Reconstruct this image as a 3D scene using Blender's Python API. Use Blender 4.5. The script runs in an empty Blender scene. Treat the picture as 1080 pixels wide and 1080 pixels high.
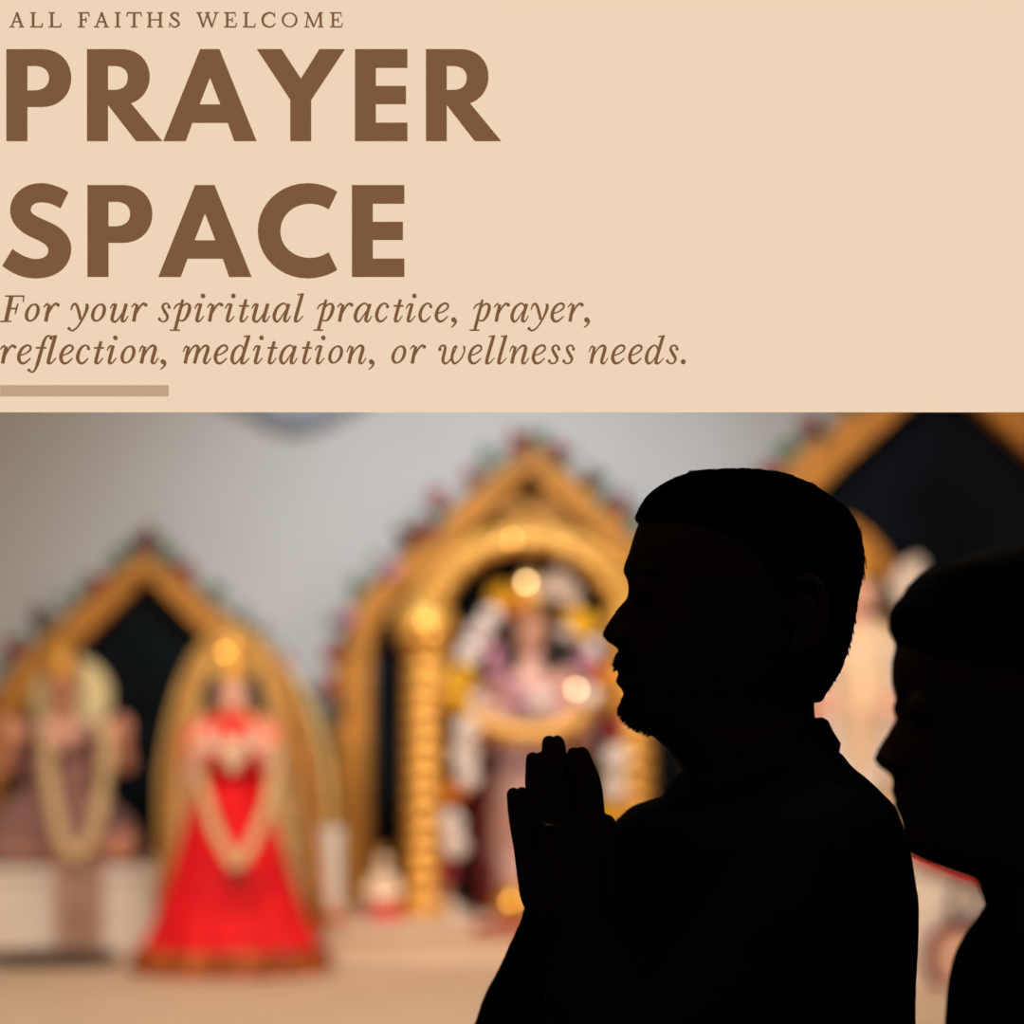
import bpy, bmesh, math, random
from math import sin, cos, pi, sqrt, exp
from mathutils import Vector, Matrix, noise
from mathutils.geometry import tessellate_polygon

random.seed(11)
SC = bpy.context.scene
COL = SC.collection
FPX = 2400.0            # focal length in pixels of the 1080 frame
CZ = 1.5                # camera height
HY = 754.0              # horizon row


def at(px, py, Y):
    """world point of a photo pixel on the plane at distance Y"""
    return Vector(((px - 540.0) / FPX * Y, Y, CZ + (HY - py) / FPX * Y))


def X(px, Y): return (px - 540.0) / FPX * Y
def Z(py, Y): return CZ + (HY - py) / FPX * Y


def lin(c):
    return tuple(((v / 255) / 12.92 if v / 255 <= 0.04045 else ((v / 255 + 0.055) / 1.055) ** 2.4) for v in c) + (1.0,)


# ------------------------------------------------------------------ materials
def mat(name, rgb, rough=0.6, metal=0.0, var=0.12, scale=30.0, bump=0.0, spec=0.5, sss=0.0, rgb2=None, sheen=0.0):
    m = bpy.data.materials.new(name); m.use_nodes = True
    nt = m.node_tree; b = nt.nodes['Principled BSDF']
    base = lin(rgb)
    tc = nt.nodes.new('ShaderNodeTexCoord')
    nz = nt.nodes.new('ShaderNodeTexNoise'); nz.inputs['Scale'].default_value = scale; nz.inputs['Detail'].default_value = 4
    nt.links.new(tc.outputs['Object'], nz.inputs['Vector'])
    cr = nt.nodes.new('ShaderNodeValToRGB')
    lo = tuple(v * (1 - var) for v in base[:3]) + (1,)
    hi = tuple(min(1, v * (1 + var)) for v in base[:3]) + (1,)
    if rgb2: lo, hi = base, lin(rgb2)
    cr.color_ramp.elements[0].position = 0.35; cr.color_ramp.elements[0].color = lo
    cr.color_ramp.elements[1].position = 0.65; cr.color_ramp.elements[1].color = hi
    nt.links.new(nz.outputs['Fac'], cr.inputs['Fac'])
    nt.links.new(cr.outputs['Color'], b.inputs['Base Color'])
    b.inputs['Roughness'].default_value = rough
    b.inputs['Metallic'].default_value = metal
    b.inputs['Specular IOR Level'].default_value = spec
    if sheen: b.inputs['Sheen Weight'].default_value = sheen
    if bump:
        bp = nt.nodes.new('ShaderNodeBump'); bp.inputs['Strength'].default_value = bump; bp.inputs['Distance'].default_value = 0.01
        nt.links.new(nz.outputs['Fac'], bp.inputs['Height']); nt.links.new(bp.outputs['Normal'], b.inputs['Normal'])
    return m


def glow(name, rgb, strength=1.0):
    m = bpy.data.materials.new(name); m.use_nodes = True
    nt = m.node_tree
    for n in list(nt.nodes): nt.nodes.remove(n)
    e = nt.nodes.new('ShaderNodeEmission'); o = nt.nodes.new('ShaderNodeOutputMaterial')
    e.inputs['Color'].default_value = lin(rgb); e.inputs['Strength'].default_value = strength
    nt.links.new(e.outputs[0], o.inputs['Surface'])
    return m


M = dict(
    header_face=glow('glowing_sand_panel', (239, 213, 184)),  # flat printed poster tones put in as emission
    header_brown=glow('glowing_brown_print', (125, 88, 58)),
    header_tan=glow('glowing_tan_print', (193, 162, 131)),
    housing=mat('painted_housing', (150, 130, 110), 0.6, var=0.04),
    steel=mat('brushed_steel', (140, 140, 140), 0.35, 1.0, 0.05),
    wall=mat('white_painted_plaster', (205, 203, 202), 0.9, var=0.015, scale=3, spec=0.1),
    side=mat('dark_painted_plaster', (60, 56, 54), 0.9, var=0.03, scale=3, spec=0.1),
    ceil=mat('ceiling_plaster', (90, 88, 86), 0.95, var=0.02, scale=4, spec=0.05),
    carpet=mat('dark_carpet', (52, 38, 36), 0.98, var=0.3, scale=160, bump=0.3, spec=0.0),
    stone=mat('peach_stone', (220, 192, 168), 0.75, var=0.05, scale=7, spec=0.15),
    pale=mat('pale_stone', (236, 222, 212), 0.75, var=0.05, scale=8, spec=0.15),
    gold=mat('carved_gilt', (214, 150, 62), 0.42, 0.35, 0.3, 60, 0.5),
    gold2=mat('polished_gilt', (228, 168, 76), 0.32, 0.35, 0.22, 80, 0.5),
    wood=mat('honey_stained_wood', (192, 126, 48), 0.55, 0.0, 0.16, 22, 0.1, 0.25),
    tymp=mat('carved_wood_panel', (170, 116, 52), 0.6, 0.0, 0.3, 40, 0.4, 0.2),
    black=mat('black_drape', (17, 22, 26), 0.85, var=0.3, scale=5, spec=0.03),
    navy=mat('dark_blue_glossy_drape', (13, 18, 27), 0.7, var=0.4, scale=3.0, spec=0.05),
    petal_r=mat('crimson_petals', (150, 48, 58), 0.8, var=0.3, spec=0.1),
    petal_p=mat('mauve_petals', (186, 130, 150), 0.8, var=0.2, spec=0.1),
    petal_m=mat('maroon_petals', (110, 58, 56), 0.8, var=0.3, spec=0.1),
    petal_w=mat('white_petals', (232, 216, 208), 0.8, var=0.08, spec=0.1),
    petal_y=mat('marigold_petals', (235, 175, 40), 0.8, var=0.2, spec=0.1),
    petal_o=mat('orange_petals', (220, 120, 40), 0.8, var=0.2, spec=0.1),
    leaf=mat('grey_green_leaves', (88, 108, 90), 0.7, var=0.35, spec=0.15),
    twig=mat('garland_stem', (80, 84, 60), 0.8, var=0.2),
    red=mat('scarlet_silk', (232, 10, 26), 0.55, var=0.12, scale=18, spec=0.2, sheen=0.1),
    redtrim=mat('gold_and_maroon_hem', (70, 16, 22), 0.5, var=0.0, scale=26, spec=0.3, rgb2=(228, 120, 30)),
    skin_i=mat('painted_pink_marble', (238, 184, 166), 0.55, var=0.04, spec=0.3),
    skin_b=mat('painted_tan_marble', (206, 140, 112), 0.55, var=0.05, spec=0.3),
    cream=mat('cream_marble', (238, 206, 176), 0.5, var=0.05, spec=0.3),
    mauve=mat('mauve_brocade', (132, 92, 92), 0.7, var=0.0, scale=60, rgb2=(164, 124, 116), spec=0.1),
    mauve2=mat('pink_mauve_silk', (204, 158, 146), 0.7, var=0.15, scale=30, spec=0.15),
    maroon=mat('maroon_silk', (96, 30, 26), 0.7, var=0.2, scale=20, spec=0.15),
    straw=mat('straw_gold_net', (240, 206, 138), 0.7, 0.0, 0.14, 40, 0.2, 0.2),
    olive=mat('olive_cream_disc', (232, 214, 164), 0.6, 0.0, 0.1, 20, 0.1, 0.2),
    hair_i=mat('black_painted_hair', (26, 24, 24), 0.6, var=0.2),
    flower=mat('cream_flower_string', (226, 196, 150), 0.85, var=0.15, scale=90, bump=0.6, spec=0.05),
    white=mat('white_wax', (228, 222, 214), 0.6, var=0.03),
    brass=mat('brass', (222, 160, 60), 0.3, 0.8, 0.15, 40, 0.2),
    bluegrey=mat('blue_grey_cloth', (160, 170, 186), 0.6, var=0.05),
    skin=mat('human_skin', (74, 49, 38), 0.7, var=0.06, scale=60, spec=0.12),
    hair=mat('black_hair', (7, 6, 6), 0.8, var=0.2, scale=200, bump=0.2, spec=0.03),
    shirt=mat('charcoal_knit', (46, 44, 42), 0.95, var=0.15, scale=300, bump=0.3, spec=0.05),
    shirt2=mat('black_cotton', (22, 21, 23), 0.95, var=0.15, scale=300, bump=0.2, spec=0.05),
    trouser=mat('dark_trousers', (26, 26, 30), 0.95, var=0.15, scale=200, spec=0.05),
    shoe=mat('black_leather', (18, 17, 16), 0.5, var=0.1),
    bulb=glow('pale_glowing_bead', (255, 216, 158), 24),  # emissive beads; on the crowns they stand in for glints off gilding
    glow_bead2=glow('amber_glowing_bead', (255, 184, 92), 12),
)


# ------------------------------------------------------------------ object helpers
def link(name, me, m=None, parent=None, smooth=False):
    if m and not me.materials: me.materials.append(m)
    if smooth:
        for p in me.polygons: p.use_smooth = True
    o = bpy.data.objects.new(name, me); COL.objects.link(o)
    if parent is not None:
        o.parent = parent
        o.matrix_parent_inverse = parent.matrix_world.inverted() if parent.type == 'EMPTY' and False else Matrix.Identity(4)
    return o


def obj(name, bm, m, parent=None, smooth=False, bevel=0):
    bmesh.ops.recalc_face_normals(bm, faces=bm.faces[:])
    me = bpy.data.meshes.new(name); bm.to_mesh(me); bm.free()
    o = link(name, me, m, parent, smooth)
    if parent is not None:
        o.location = -base_of(parent)
    if bevel:
        b = o.modifiers.new('bevel', 'BEVEL'); b.width = bevel; b.segments = 2; b.limit_method = 'ANGLE'
    return o


def base_of(p):
    v = Vector(p.location)
    while p.parent is not None:
        p = p.parent; v += p.location
    return v


def tag(o, label, cat, group=None, kind=None):
    if label: o['label'] = label
    if cat: o['category'] = cat
    if group: o['group'] = group
    if kind: o['kind'] = kind
    return o


def thing(name, label, cat, loc, group=None):
    o = bpy.data.objects.new(name, None); COL.objects.link(o)
    o.location = loc; o.empty_display_size = 0.1
    return tag(o, label, cat, group)


def box(bm, x0, x1, y0, y1, z0, z1):
    vs = [bm.verts.new(p) for p in ((x0, y0, z0), (x1, y0, z0), (x1, y1, z0), (x0, y1, z0), (x0, y0, z1), (x1, y0, z1), (x1, y1, z1), (x0, y1, z1))]
    for f in ((0, 3, 2, 1), (4, 5, 6, 7), (0, 1, 5, 4), (1, 2, 6, 5), (2, 3, 7, 6), (3, 0, 4, 7)):
        bm.faces.new([vs[i] for i in f])
    return bm


def boxm(*a): return box(bmesh.new(), *a)


def rings(bm, rs, cap=True, closed=True):
    """skin a list of vertex rings"""
    vv = [[bm.verts.new(p) for p in r] for r in rs]
    n = len(rs[0])
    for a, b in zip(vv, vv[1:]):
        for i in range(n if closed else n - 1):
            j = (i + 1) % n
            try: bm.faces.new((a[i], a[j], b[j], b[i]))
            except ValueError: pass
    if cap and closed:
        bm.faces.new(vv[0]); bm.faces.new(vv[-1])
    return bm


def catmull(pts, n=6):
    """smooth a chain of equal-length tuples"""
    if len(pts) < 3 or n < 2: return [tuple(p) for p in pts]
    P = [tuple(2 * a - b for a, b in zip(pts[0], pts[1]))] + [tuple(p) for p in pts] + [tuple(2 * a - b for a, b in zip(pts[-1], pts[-2]))]
    out = []
    for i in range(1, len(P) - 2):
        p0, p1, p2, p3 = P[i - 1:i + 3]
        for k in range(n):
            t = k / n
            out.append(tuple(0.5 * (2 * b + (c - a) * t + (2 * a - 5 * b + 4 * c - d) * t * t + (3 * b - a - 3 * c + d) * t ** 3) for a, b, c, d in zip(p0, p1, p2, p3)))
    out.append(tuple(pts[-1]))
    return out


def tube(bm, pts, seg=12, n=5, cap=True):
    """tube through (x, y, z, r)"""
    C = catmull(pts, n)
    rs = []
    up = None
    for i, c in enumerate(C):
        p = Vector(c[:3])
        d = (Vector(C[min(i + 1, len(C) - 1)][:3]) - Vector(C[max(i - 1, 0)][:3]))
        if d.length < 1e-9: d = Vector((0, 0, 1))
        d.normalize()
        if up is None:
            up = Vector((0, 0, 1)) if abs(d.z) < 0.9 else Vector((1, 0, 0))
        u = d.cross(up); u.normalize(); v = u.cross(d); v.normalize(); up = v
        r = max(c[3], 1e-5)
        rs.append([p + (u * cos(2 * pi * k / seg) + v * sin(2 * pi * k / seg)) * r for k in range(seg)])
    rings(bm, rs, cap)
    return bm


def ball(bm, c, r, sub=2, squash=(1, 1, 1)):
    g = bmesh.ops.create_icosphere(bm, subdivisions=sub, radius=1.0)
    for v in g['verts']:
        v.co = Vector((v.co.x * r * squash[0], v.co.y * r * squash[1], v.co.z * r * squash[2])) + Vector(c)
    return g['verts']


def lathe(bm, prof, c, seg=32, sx=1.0, sy=1.0, wob=None):
    rs = []
    for r, z in prof:
        ring = []
        for k in range(seg):
            a = 2 * pi * k / seg
            rr = max(r, 1e-4) * (1 + (wob(a, z) if wob else 0))
            ring.append((c[0] + rr * cos(a) * sx, c[1] + rr * sin(a) * sy, c[2] + z))
        rs.append(ring)
    return rings(bm, rs)


def prism(bm, outer, holes, y0, y1):
    """outline in x,z with holes, given its thickness along y"""
    polys = [[Vector((p[0], p[1], 0)) for p in outer]] + [[Vector((p[0], p[1], 0)) for p in h] for h in holes]
    flat = [p for poly in polys for p in poly]
    tris = tessellate_polygon(polys)
    F = [bm.verts.new((p.x, y0, p.y)) for p in flat]; B = [bm.verts.new((p.x, y1, p.y)) for p in flat]
    for t in tris:
        try:
            bm.faces.new([F[i] for i in t]); bm.faces.new([B[i] for i in reversed(t)])
        except ValueError: pass
    k = 0
    for poly in polys:
        n = len(poly)
        for i in range(n):
            a, b = k + i, k + (i + 1) % n
            try: bm.faces.new((F[a], F[b], B[b], B[a]))
            except ValueError: pass
        k += n
    return bm


def remeshed(bm, voxel, smooth_it=2, factor=0.5):
    """one continuous surface out of overlapping closed shapes"""
    bmesh.ops.recalc_face_normals(bm, faces=bm.faces[:])
    me = bpy.data.meshes.new('tmp'); bm.to_mesh(me); bm.free()
    o = bpy.data.objects.new('tmp', me); COL.objects.link(o)
    r = o.modifiers.new('r', 'REMESH'); r.mode = 'VOXEL'; r.voxel_size = voxel
    if smooth_it:
        s = o.modifiers.new('s', 'SMOOTH'); s.iterations = smooth_it; s.factor = factor
    dg = bpy.context.evaluated_depsgraph_get()
    out = bpy.data.meshes.new_from_object(o.evaluated_get(dg))
    bpy.data.objects.remove(o); bpy.data.meshes.remove(me)
    for p in out.polygons: p.use_smooth = True
    return out


def blob(bm, chain, seg=14, n=5):
    """limb: tapered tube with rounded ends, as closed shapes for remeshed()"""
    tube(bm, chain, seg, n)
    for c in (chain[0], chain[-1]): ball(bm, c[:3], c[3] * 0.99, 2)


def meshpart(name, me, m, parent):
    o = link(name, me, m, parent)
    if parent is not None: o.location = -base_of(parent)
    return o


def interp(tab, x):
    if x <= tab[0][0]: return tab[0][1]
    for (a, va), (b, vb) in zip(tab, tab[1:]):
        if x <= b: return va + (vb - va) * (x - a) / (b - a)
    return tab[-1][1]


# ------------------------------------------------------------------ the room
def struct(name, bm, m):
    o = obj(name, bm, m); o['kind'] = 'structure'; return o


WY = 7.45
struct('floor', boxm(-3.2, 3.2, -1.2, WY, -0.1, 0.0), M['carpet'])
struct('wall_back', boxm(-3.2, 3.2, WY, WY + 0.15, 0, 3.9), M['wall'])
struct('wall_left', boxm(-3.35, -3.2, -1.2, WY + 0.15, 0, 3.9), M['side'])
struct('wall_right', boxm(3.2, 3.35, -1.2, WY + 0.15, 0, 3.9), M['side'])
struct('wall_front', boxm(-3.35, 3.35, -1.35, -1.2, 0, 3.9), M['side'])
struct('ceiling', boxm(-3.35, 3.35, -1.35, WY + 0.15, 3.9, 4.0), M['ceil'])

# raised stone dais along the back wall
DZ = 0.82
bm = boxm(-3.19, 3.19, 4.75, WY - 0.005, 0.0, DZ)
tag(obj('dais', bm, M['stone'], bevel=0.01), 'wide peach stone dais carrying all the shrines along the back wall', 'dais')

# ------------------------------------------------------------------ printed poster text, built as an added glowing sign
SY = 2.03


def sgn(px, py): return (X(px, SY), Z(py, SY))


header = thing('poster_header', 'added self-glowing sand coloured poster sign reading PRAYER SPACE in brown letters', 'header', (0, SY + 0.06, Z(434, SY)))
x0, x1 = X(-60, SY), X(1150, SY)
zt, zb = Z(-70, SY), Z(433.6, SY)
obj('header_face', boxm(x0 + 0.004, x1 - 0.004, SY, SY + 0.008, zb, zt - 0.004), M['header_face'], header)
hb = bmesh.new()
# a wedge: the casing's underside slopes up towards the back
rings(hb, [[(x_, SY + .008, zb + .0012), (x_, SY + .11, zb + .03), (x_, SY + .11, zt), (x_, SY + .008, zt)] for x_ in (x0, x1)])
obj('header_housing', hb, M['housing'], header, bevel=0.0008)
for px in (120, 960):
    t_ = bmesh.new(); xx = X(px, SY)
    tube(t_, [(xx, SY + 0.06, zt - 0.004, 0.006), (xx, SY + 0.06, 3.9, 0.006)], 10, 1)
    obj('suspension_rod', t_, M['steel'], header, True)


def bez(path):
    """path: list of ('L',x,y) or ('C',x1,y1,x2,y2,x,y); first item is the start"""
    out = [(path[0][1], path[0][2])]
    for s in path[1:]:
        if s[0] == 'L': out.append((s[1], s[2]))
        else:
            p0 = out[-1]; p1, p2, p3 = (s[1], s[2]), (s[3], s[4]), (s[5], s[6])
            for k in range(1, 11):
                t = k / 10; u = 1 - t
                out.append(tuple(u ** 3 * a + 3 * u * u * t * b + 3 * u * t * t * c + t ** 3 * d for a, b, c, d in zip(p0, p1, p2, p3)))
    if abs(out[0][0] - out[-1][0]) + abs(out[0][1] - out[-1][1]) < 1e-6: out.pop()
    return out


L = lambda x, y: ('L', x, y)
Cc = lambda *a: ('C',) + a
HEAD = {
    'P': ([bez([L(28, 49), L(178, 49), Cc(250, 49, 301, 98, 301, 170), Cc(301, 240, 250, 292, 178, 292), L(116, 292), L(116, 436), L(28, 436)])],
          [bez([L(116, 119), L(148, 119), Cc(185, 119, 208, 140, 208, 171), Cc(208, 202, 185, 223, 145, 223), L(116, 223)])]),
    'R': ([bez([L(368, 49), L(515, 49), Cc(585, 49, 632, 98, 632, 165), Cc(632, 215, 600, 262, 553, 276), L(685, 436), L(574, 436), L(456, 284), L(456, 436), L(368, 436)])],
          [bez([L(456, 119), L(480, 119), Cc(520, 119, 540, 138, 540, 170), Cc(540, 204, 518, 221, 480, 221), L(456, 221)])]),
    'A': ([[(845, 49), (927, 49), (1083, 436), (988, 436), (961, 359), (812, 359), (784, 436), (690, 436)]], [[(886, 168), (930, 282), (842, 282)]]),
    'Y': ([[(44, 49), (149, 49), (230, 173), (308, 49), (415, 49), (273, 262), (273, 436), (185, 436), (185, 262)]], []),
    'E': ([[(458, 49), (679, 49), (679, 127), (546, 127), (546, 204), (673, 204), (673, 280), (546, 280), (546, 359), (679, 359), (679, 436), (458, 436)]], []),
    'S': ([bez([L(255, 720), L(289, 651), Cc(255, 628, 210, 614, 172, 614), Cc(100, 614, 44, 665, 44, 728), Cc(44, 780, 80, 815, 120, 835),
                Cc(160, 856, 205, 868, 205, 898), Cc(205, 922, 182, 934, 153, 934), Cc(122, 934, 85, 915, 54, 891), L(11, 963),
                Cc(55, 998, 100, 1015, 153, 1015), Cc(245, 1015, 301, 960, 301, 888), Cc(301, 840, 265, 805, 222, 784), Cc(180, 764, 130, 748, 130, 726),
                Cc(130, 708, 145, 694, 175, 694), Cc(203, 694, 232, 705, 255, 720)])], []),
    'C': ([bez([L(347, 724), L(383, 650), Cc(347, 627, 300, 614, 258, 614), Cc(140, 614, 48, 705, 48, 815), Cc(48, 925, 140, 1015, 258, 1015),
                Cc(300, 1015, 347, 1002, 383, 979), L(347, 905), Cc(320, 922, 295, 929, 268, 929), Cc(195, 929, 143, 878, 143, 815),
                Cc(143, 752, 195, 700, 268, 700), Cc(295, 700, 320, 708, 347, 724)])], []),
}
T0, T1 = SY - 0.0015, SY + 0.001


def headline(name, letters, lab):
    root = None
    bm = bmesh.new()
    for ch, dx, dy, ox in letters:
        outs, holes = HEAD[ch]
        f = lambda p: sgn((p[0] + dx) / 4 + ox, (p[1] + dy) / 4 + 40)
        prism(bm, [f(p) for p in outs[0]], [[f(p) for p in h] for h in holes], T0, T1)
    o = obj(name, bm, M['header_brown'], header); o['label'] = lab
    return o


headline('headline_lettering', [('P', 0, 0, 0), ('R', 0, 0, 0), ('A', 0, 0, 0), ('Y', 0, 0, 260), ('E', 0, 0, 260), ('R', 389, 0, 260)], 'bold brown word PRAYER')
headline('headline_lettering', [('S', 0, 0, 0), ('P', 342, 573, 0), ('A', -21, 573, 0), ('C', 0, 0, 260), ('E', -13, 573, 260)], 'bold brown word SPACE')

# pen-stroke lettering: each glyph is strokes of (x, y, width), y up from the baseline, in fifths of a photo pixel or so
PEN = {
    'F': [[(66, 145, 21), (35, 2, 20)], [(-2, 3, 6), (66, 3, 6)], [(30, 147, 6), (138, 147, 7)], [(137, 149, 6), (133, 112, 4)], [(52, 76, 7), (98, 76, 7)], [(104, 106, 4), (95, 76, 8), (87, 44, 4)]],
    'r': [[(249, 82, 4), (263, 98, 7), (276, 103, 12)], [(262, 2, 18), (271, 50, 17), (283, 99, 15)], [(274, 42, 5), (298, 86, 8), (318, 104, 10), (333, 99, 12)], ('dot', 331, 97, 10)],
    'n': [[(794, 68, 4), (806, 94, 7), (819, 101, 12)], [(806, 2, 18), (816, 50, 17), (826, 98, 14)], [(818, 40, 5), (842, 82, 7), (866, 103, 10), (882, 99, 14), (884, 80, 18), (867, 20, 16), (871, 4, 13), (884, 6, 6), (903, 34, 4)]],
    'u': [[(629, 75, 4), (641, 96, 7), (655, 103, 9)], [(661, 104, 15), (640, 25, 17), (645, 5, 14), (661, 3, 9), (685, 30, 6), (706, 66, 5)], [(720, 104, 17), (697, 20, 16), (701, 4, 13), (713, 7, 6), (731, 34, 4)]],
    'i': [[(138, 75, 4), (150, 96, 7), (165, 103, 9)], [(173, 104, 15), (151, 20, 16), (154, 4, 13), (168, 7, 6), (190, 34, 4)], ('dot', 185, 148, 13)],
    't': [[(430, 128, 15), (402, 22, 16), (405, 4, 13), (420, 7, 6), (441, 34, 4)], [(391, 91, 8), (447, 91, 8)]],
    'l': [[(750, 157, 17), (712, 22, 17), (716, 4, 13), (730, 7, 6), (755, 34, 4)], [(722, 155, 5), (745, 158, 6), (760, 160, 5)]],
    'd': [[(445, 157, 17), (406, 22, 16), (411, 4, 13), (425, 7, 6), (449, 34, 4)], [(417, 155, 5), (440, 158, 6), (455, 160, 5)],
          [(416, 75, 6), (410, 97, 8), (390, 104, 8), (362, 76, 14), (350, 32, 18), (358, 6, 14), (376, 6, 8), (402, 40, 5), (416, 75, 5)]],
    'a': [[(674, 103, 16), (650, 20, 16), (655, 4, 13), (667, 7, 6), (684, 34, 4)],
          [(664, 78, 6), (655, 100, 8), (636, 104, 8), (606, 78, 14), (590, 34, 18), (597, 6, 14), (614, 6, 8), (640, 42, 5), (662, 75, 5)]],
    'e': [[(112, 47, 5), (145, 58, 6), (173, 80, 9), (172, 100, 11), (150, 104, 9), (122, 80, 14), (108, 38, 18), (118, 8, 15), (142, 5, 9), (174, 32, 5)]],
    'c': [[(506, 88, 12), (500, 101, 9), (480, 104, 8), (456, 80, 14), (443, 38, 18), (453, 8, 15), (475, 5, 9), (503, 32, 5)], ('dot', 505, 87, 9)],
    's': [[(965, 86, 12), (957, 102, 8), (940, 104, 8), (927, 86, 13), (941, 56, 16), (955, 30, 14), (944, 6, 8), (922, 3, 7), (908, 16, 12)], ('dot', 964, 84, 9), ('dot', 909, 16, 9)],
    'p': [[(832, 72, 4), (846, 93, 7), (862, 102, 7), (876, 104, 9)], [(884, 127, 12), (862, 42, 16), (840, -45, 16)], [(811, -47, 6), (867, -47, 6)],
          [(870, 72, 5), (890, 96, 7), (911, 103, 10), (923, 84, 17), (912, 42, 16), (892, 12, 10), (874, 7, 7), (856, 13, 6)]],
    'y': [[(405, 66, 4), (414, 93, 8), (429, 103, 11), (440, 90, 14), (452, 50, 15), (460, 12, 13)], [(495, 103, 14), (497, 80, 16), (478, 30, 10), (446, -24, 7), (418, -48, 8), (402, -46, 9), (393, -38, 11)], ('dot', 394, -38, 9)],
    'f': [[(293, 146, 11), (287, 158, 8), (270, 157, 8), (252, 130, 13), (236, 75, 16), (216, 5, 16), (200, -34, 9), (182, -47, 7), (168, -38, 10)], ('dot', 291, 146, 9), ('dot', 167, -36, 9), [(206, 91, 8), (265, 91, 8)]],
    'm': [[(72, 68, 4), (84, 94, 7), (97, 101, 12)], [(83, 2, 17), (93, 50, 16), (104, 98, 14)], [(95, 40, 5), (118, 82, 7), (140, 103, 10), (154, 99, 14), (156, 80, 17), (136, 2, 16)],
          [(147, 40, 5), (172, 82, 7), (196, 103, 10), (210, 99, 14), (212, 80, 17), (193, 20, 16), (197, 4, 13), (210, 7, 6), (231, 34, 4)]],
    'w': [[(562, 84, 12), (566, 99, 8), (582, 104, 9), (592, 90, 14), (579, 28, 16), (585, 5, 13), (602, 5, 8), (628, 34, 6), (650, 82, 6), (660, 103, 6)],
          [(655, 104, 8), (640, 88, 9), (630, 36, 15), (638, 7, 13), (655, 5, 8), (684, 34, 7), (701, 74, 8), (699, 101, 13)], ('dot', 561, 83, 10)],
    ',': [('dot', 929, 12, 14), [(936, 14, 16), (941, 0, 12), (932, -17, 7), (914, -32, 4)]],
    '.': [('dot', 975, 12, 14)],
}
REF = dict(F=0, o=140, r=250, y=385, u=628, s=902, p=810, i=137, t=388, a=583, l=705, c=435, e=100, f=158, n=793, m=72, d=343, w=550)
REF[','] = 910; REF['.'] = 960
ZERO = T0


def pen_poly(bm, pts, tr, depth0, depth1):
    C = catmull(pts, 6) if len(pts) > 2 else pts
    Lf, Rt = [], []
    for i, (x, y, w) in enumerate(C):
        a, b = C[max(i - 1, 0)], C[min(i + 1, len(C) - 1)]
        dx, dy = b[0] - a[0], b[1] - a[1]; q = sqrt(dx * dx + dy * dy) or 1
        nx, ny = -dy / q, dx / q
        w += 1.5
        Lf.append((x + nx * w / 2, y + ny * w / 2)); Rt.append((x - nx * w / 2, y - ny * w / 2))
    f = lambda p: tr(p)
    n = len(Lf)
    v = [[bm.verts.new((*f(p)[:1], d, f(p)[1])) for p in S] for S in (Lf, Rt) for d in (depth0, depth1)]
    L0, L1, R0, R1 = v
    for i in range(n - 1):
        bm.faces.new((L0[i], R0[i], R0[i + 1], L0[i + 1])); bm.faces.new((L1[i], L1[i + 1], R1[i + 1], R1[i]))
        bm.faces.new((L0[i], L0[i + 1], L1[i + 1], L1[i])); bm.faces.new((R0[i], R1[i], R1[i + 1], R0[i + 1]))
    bm.faces.new((L0[0], L1[0], R1[0], R0[0])); bm.faces.new((L0[-1], R0[-1], R1[-1], L1[-1]))


def disc_poly(bm, cx, cy, r, tr, d0, d1):
    prism(bm, [tr((cx + r * cos(2 * pi * k / 18), cy + r * sin(2 * pi * k / 18))) for k in range(18)], [], d0, d1)


def ring_poly(bm, cx, cy, rx, ry, shear, thick, thin, tr, d0, d1, tilt=0.0):
    o, i_ = [], []
    for k in range(40):
        a = 2 * pi * k / 40
        w = thin + (thick - thin) * abs(cos(a - tilt)) ** 1.5
        for lst, s in ((o, w / 2), (i_, -w / 2)):
            x = (rx + s) * cos(a); y = (ry + s) * sin(a)
            lst.append(tr((cx + x + y * shear, cy + y)))
    prism(bm, o, [i_], d0, d1)


def pen_line(name, items, base, lab, glyphs=None):
    bm = bmesh.new()
    for k, (ch, gx) in enumerate(items):
        e = (k % 5) * 0.00004
        d0, d1 = T0 - e, T1
        if glyphs is None:
            tr = lambda p: sgn((p[0] - REF[ch] + gx) / 5.4, base - p[1] / 5.4)
            if ch == 'o':
                ring_poly(bm, 140 + 45, 53, 31, 47, 0.27, 18, 9, tr, d0, d1, 0.15); continue
            S = PEN[ch]
        else:
            tr = lambda p: sgn((p[0] - CREF[ch] + gx) / 5.4, base - p[1] / 5.4)
            if ch == 'O':
                ring_poly(bm, 678, 41.5, 39, 39, 0, 12, 5, tr, d0, d1); continue
            S = CAPS[ch]
        for s in S:
            if s[0] == 'dot': disc_poly(bm, s[1], s[2], s[3], tr, d0, d1)
            else: pen_poly(bm, s, tr, d0, d1)
    o = obj(name, bm, M['header_brown'], header); o['label'] = lab
    return o


def row(*chunks):
    out = []
    for off, s in chunks:
        for ch, x in s: out.append((ch, x + off))
    return out


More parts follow.
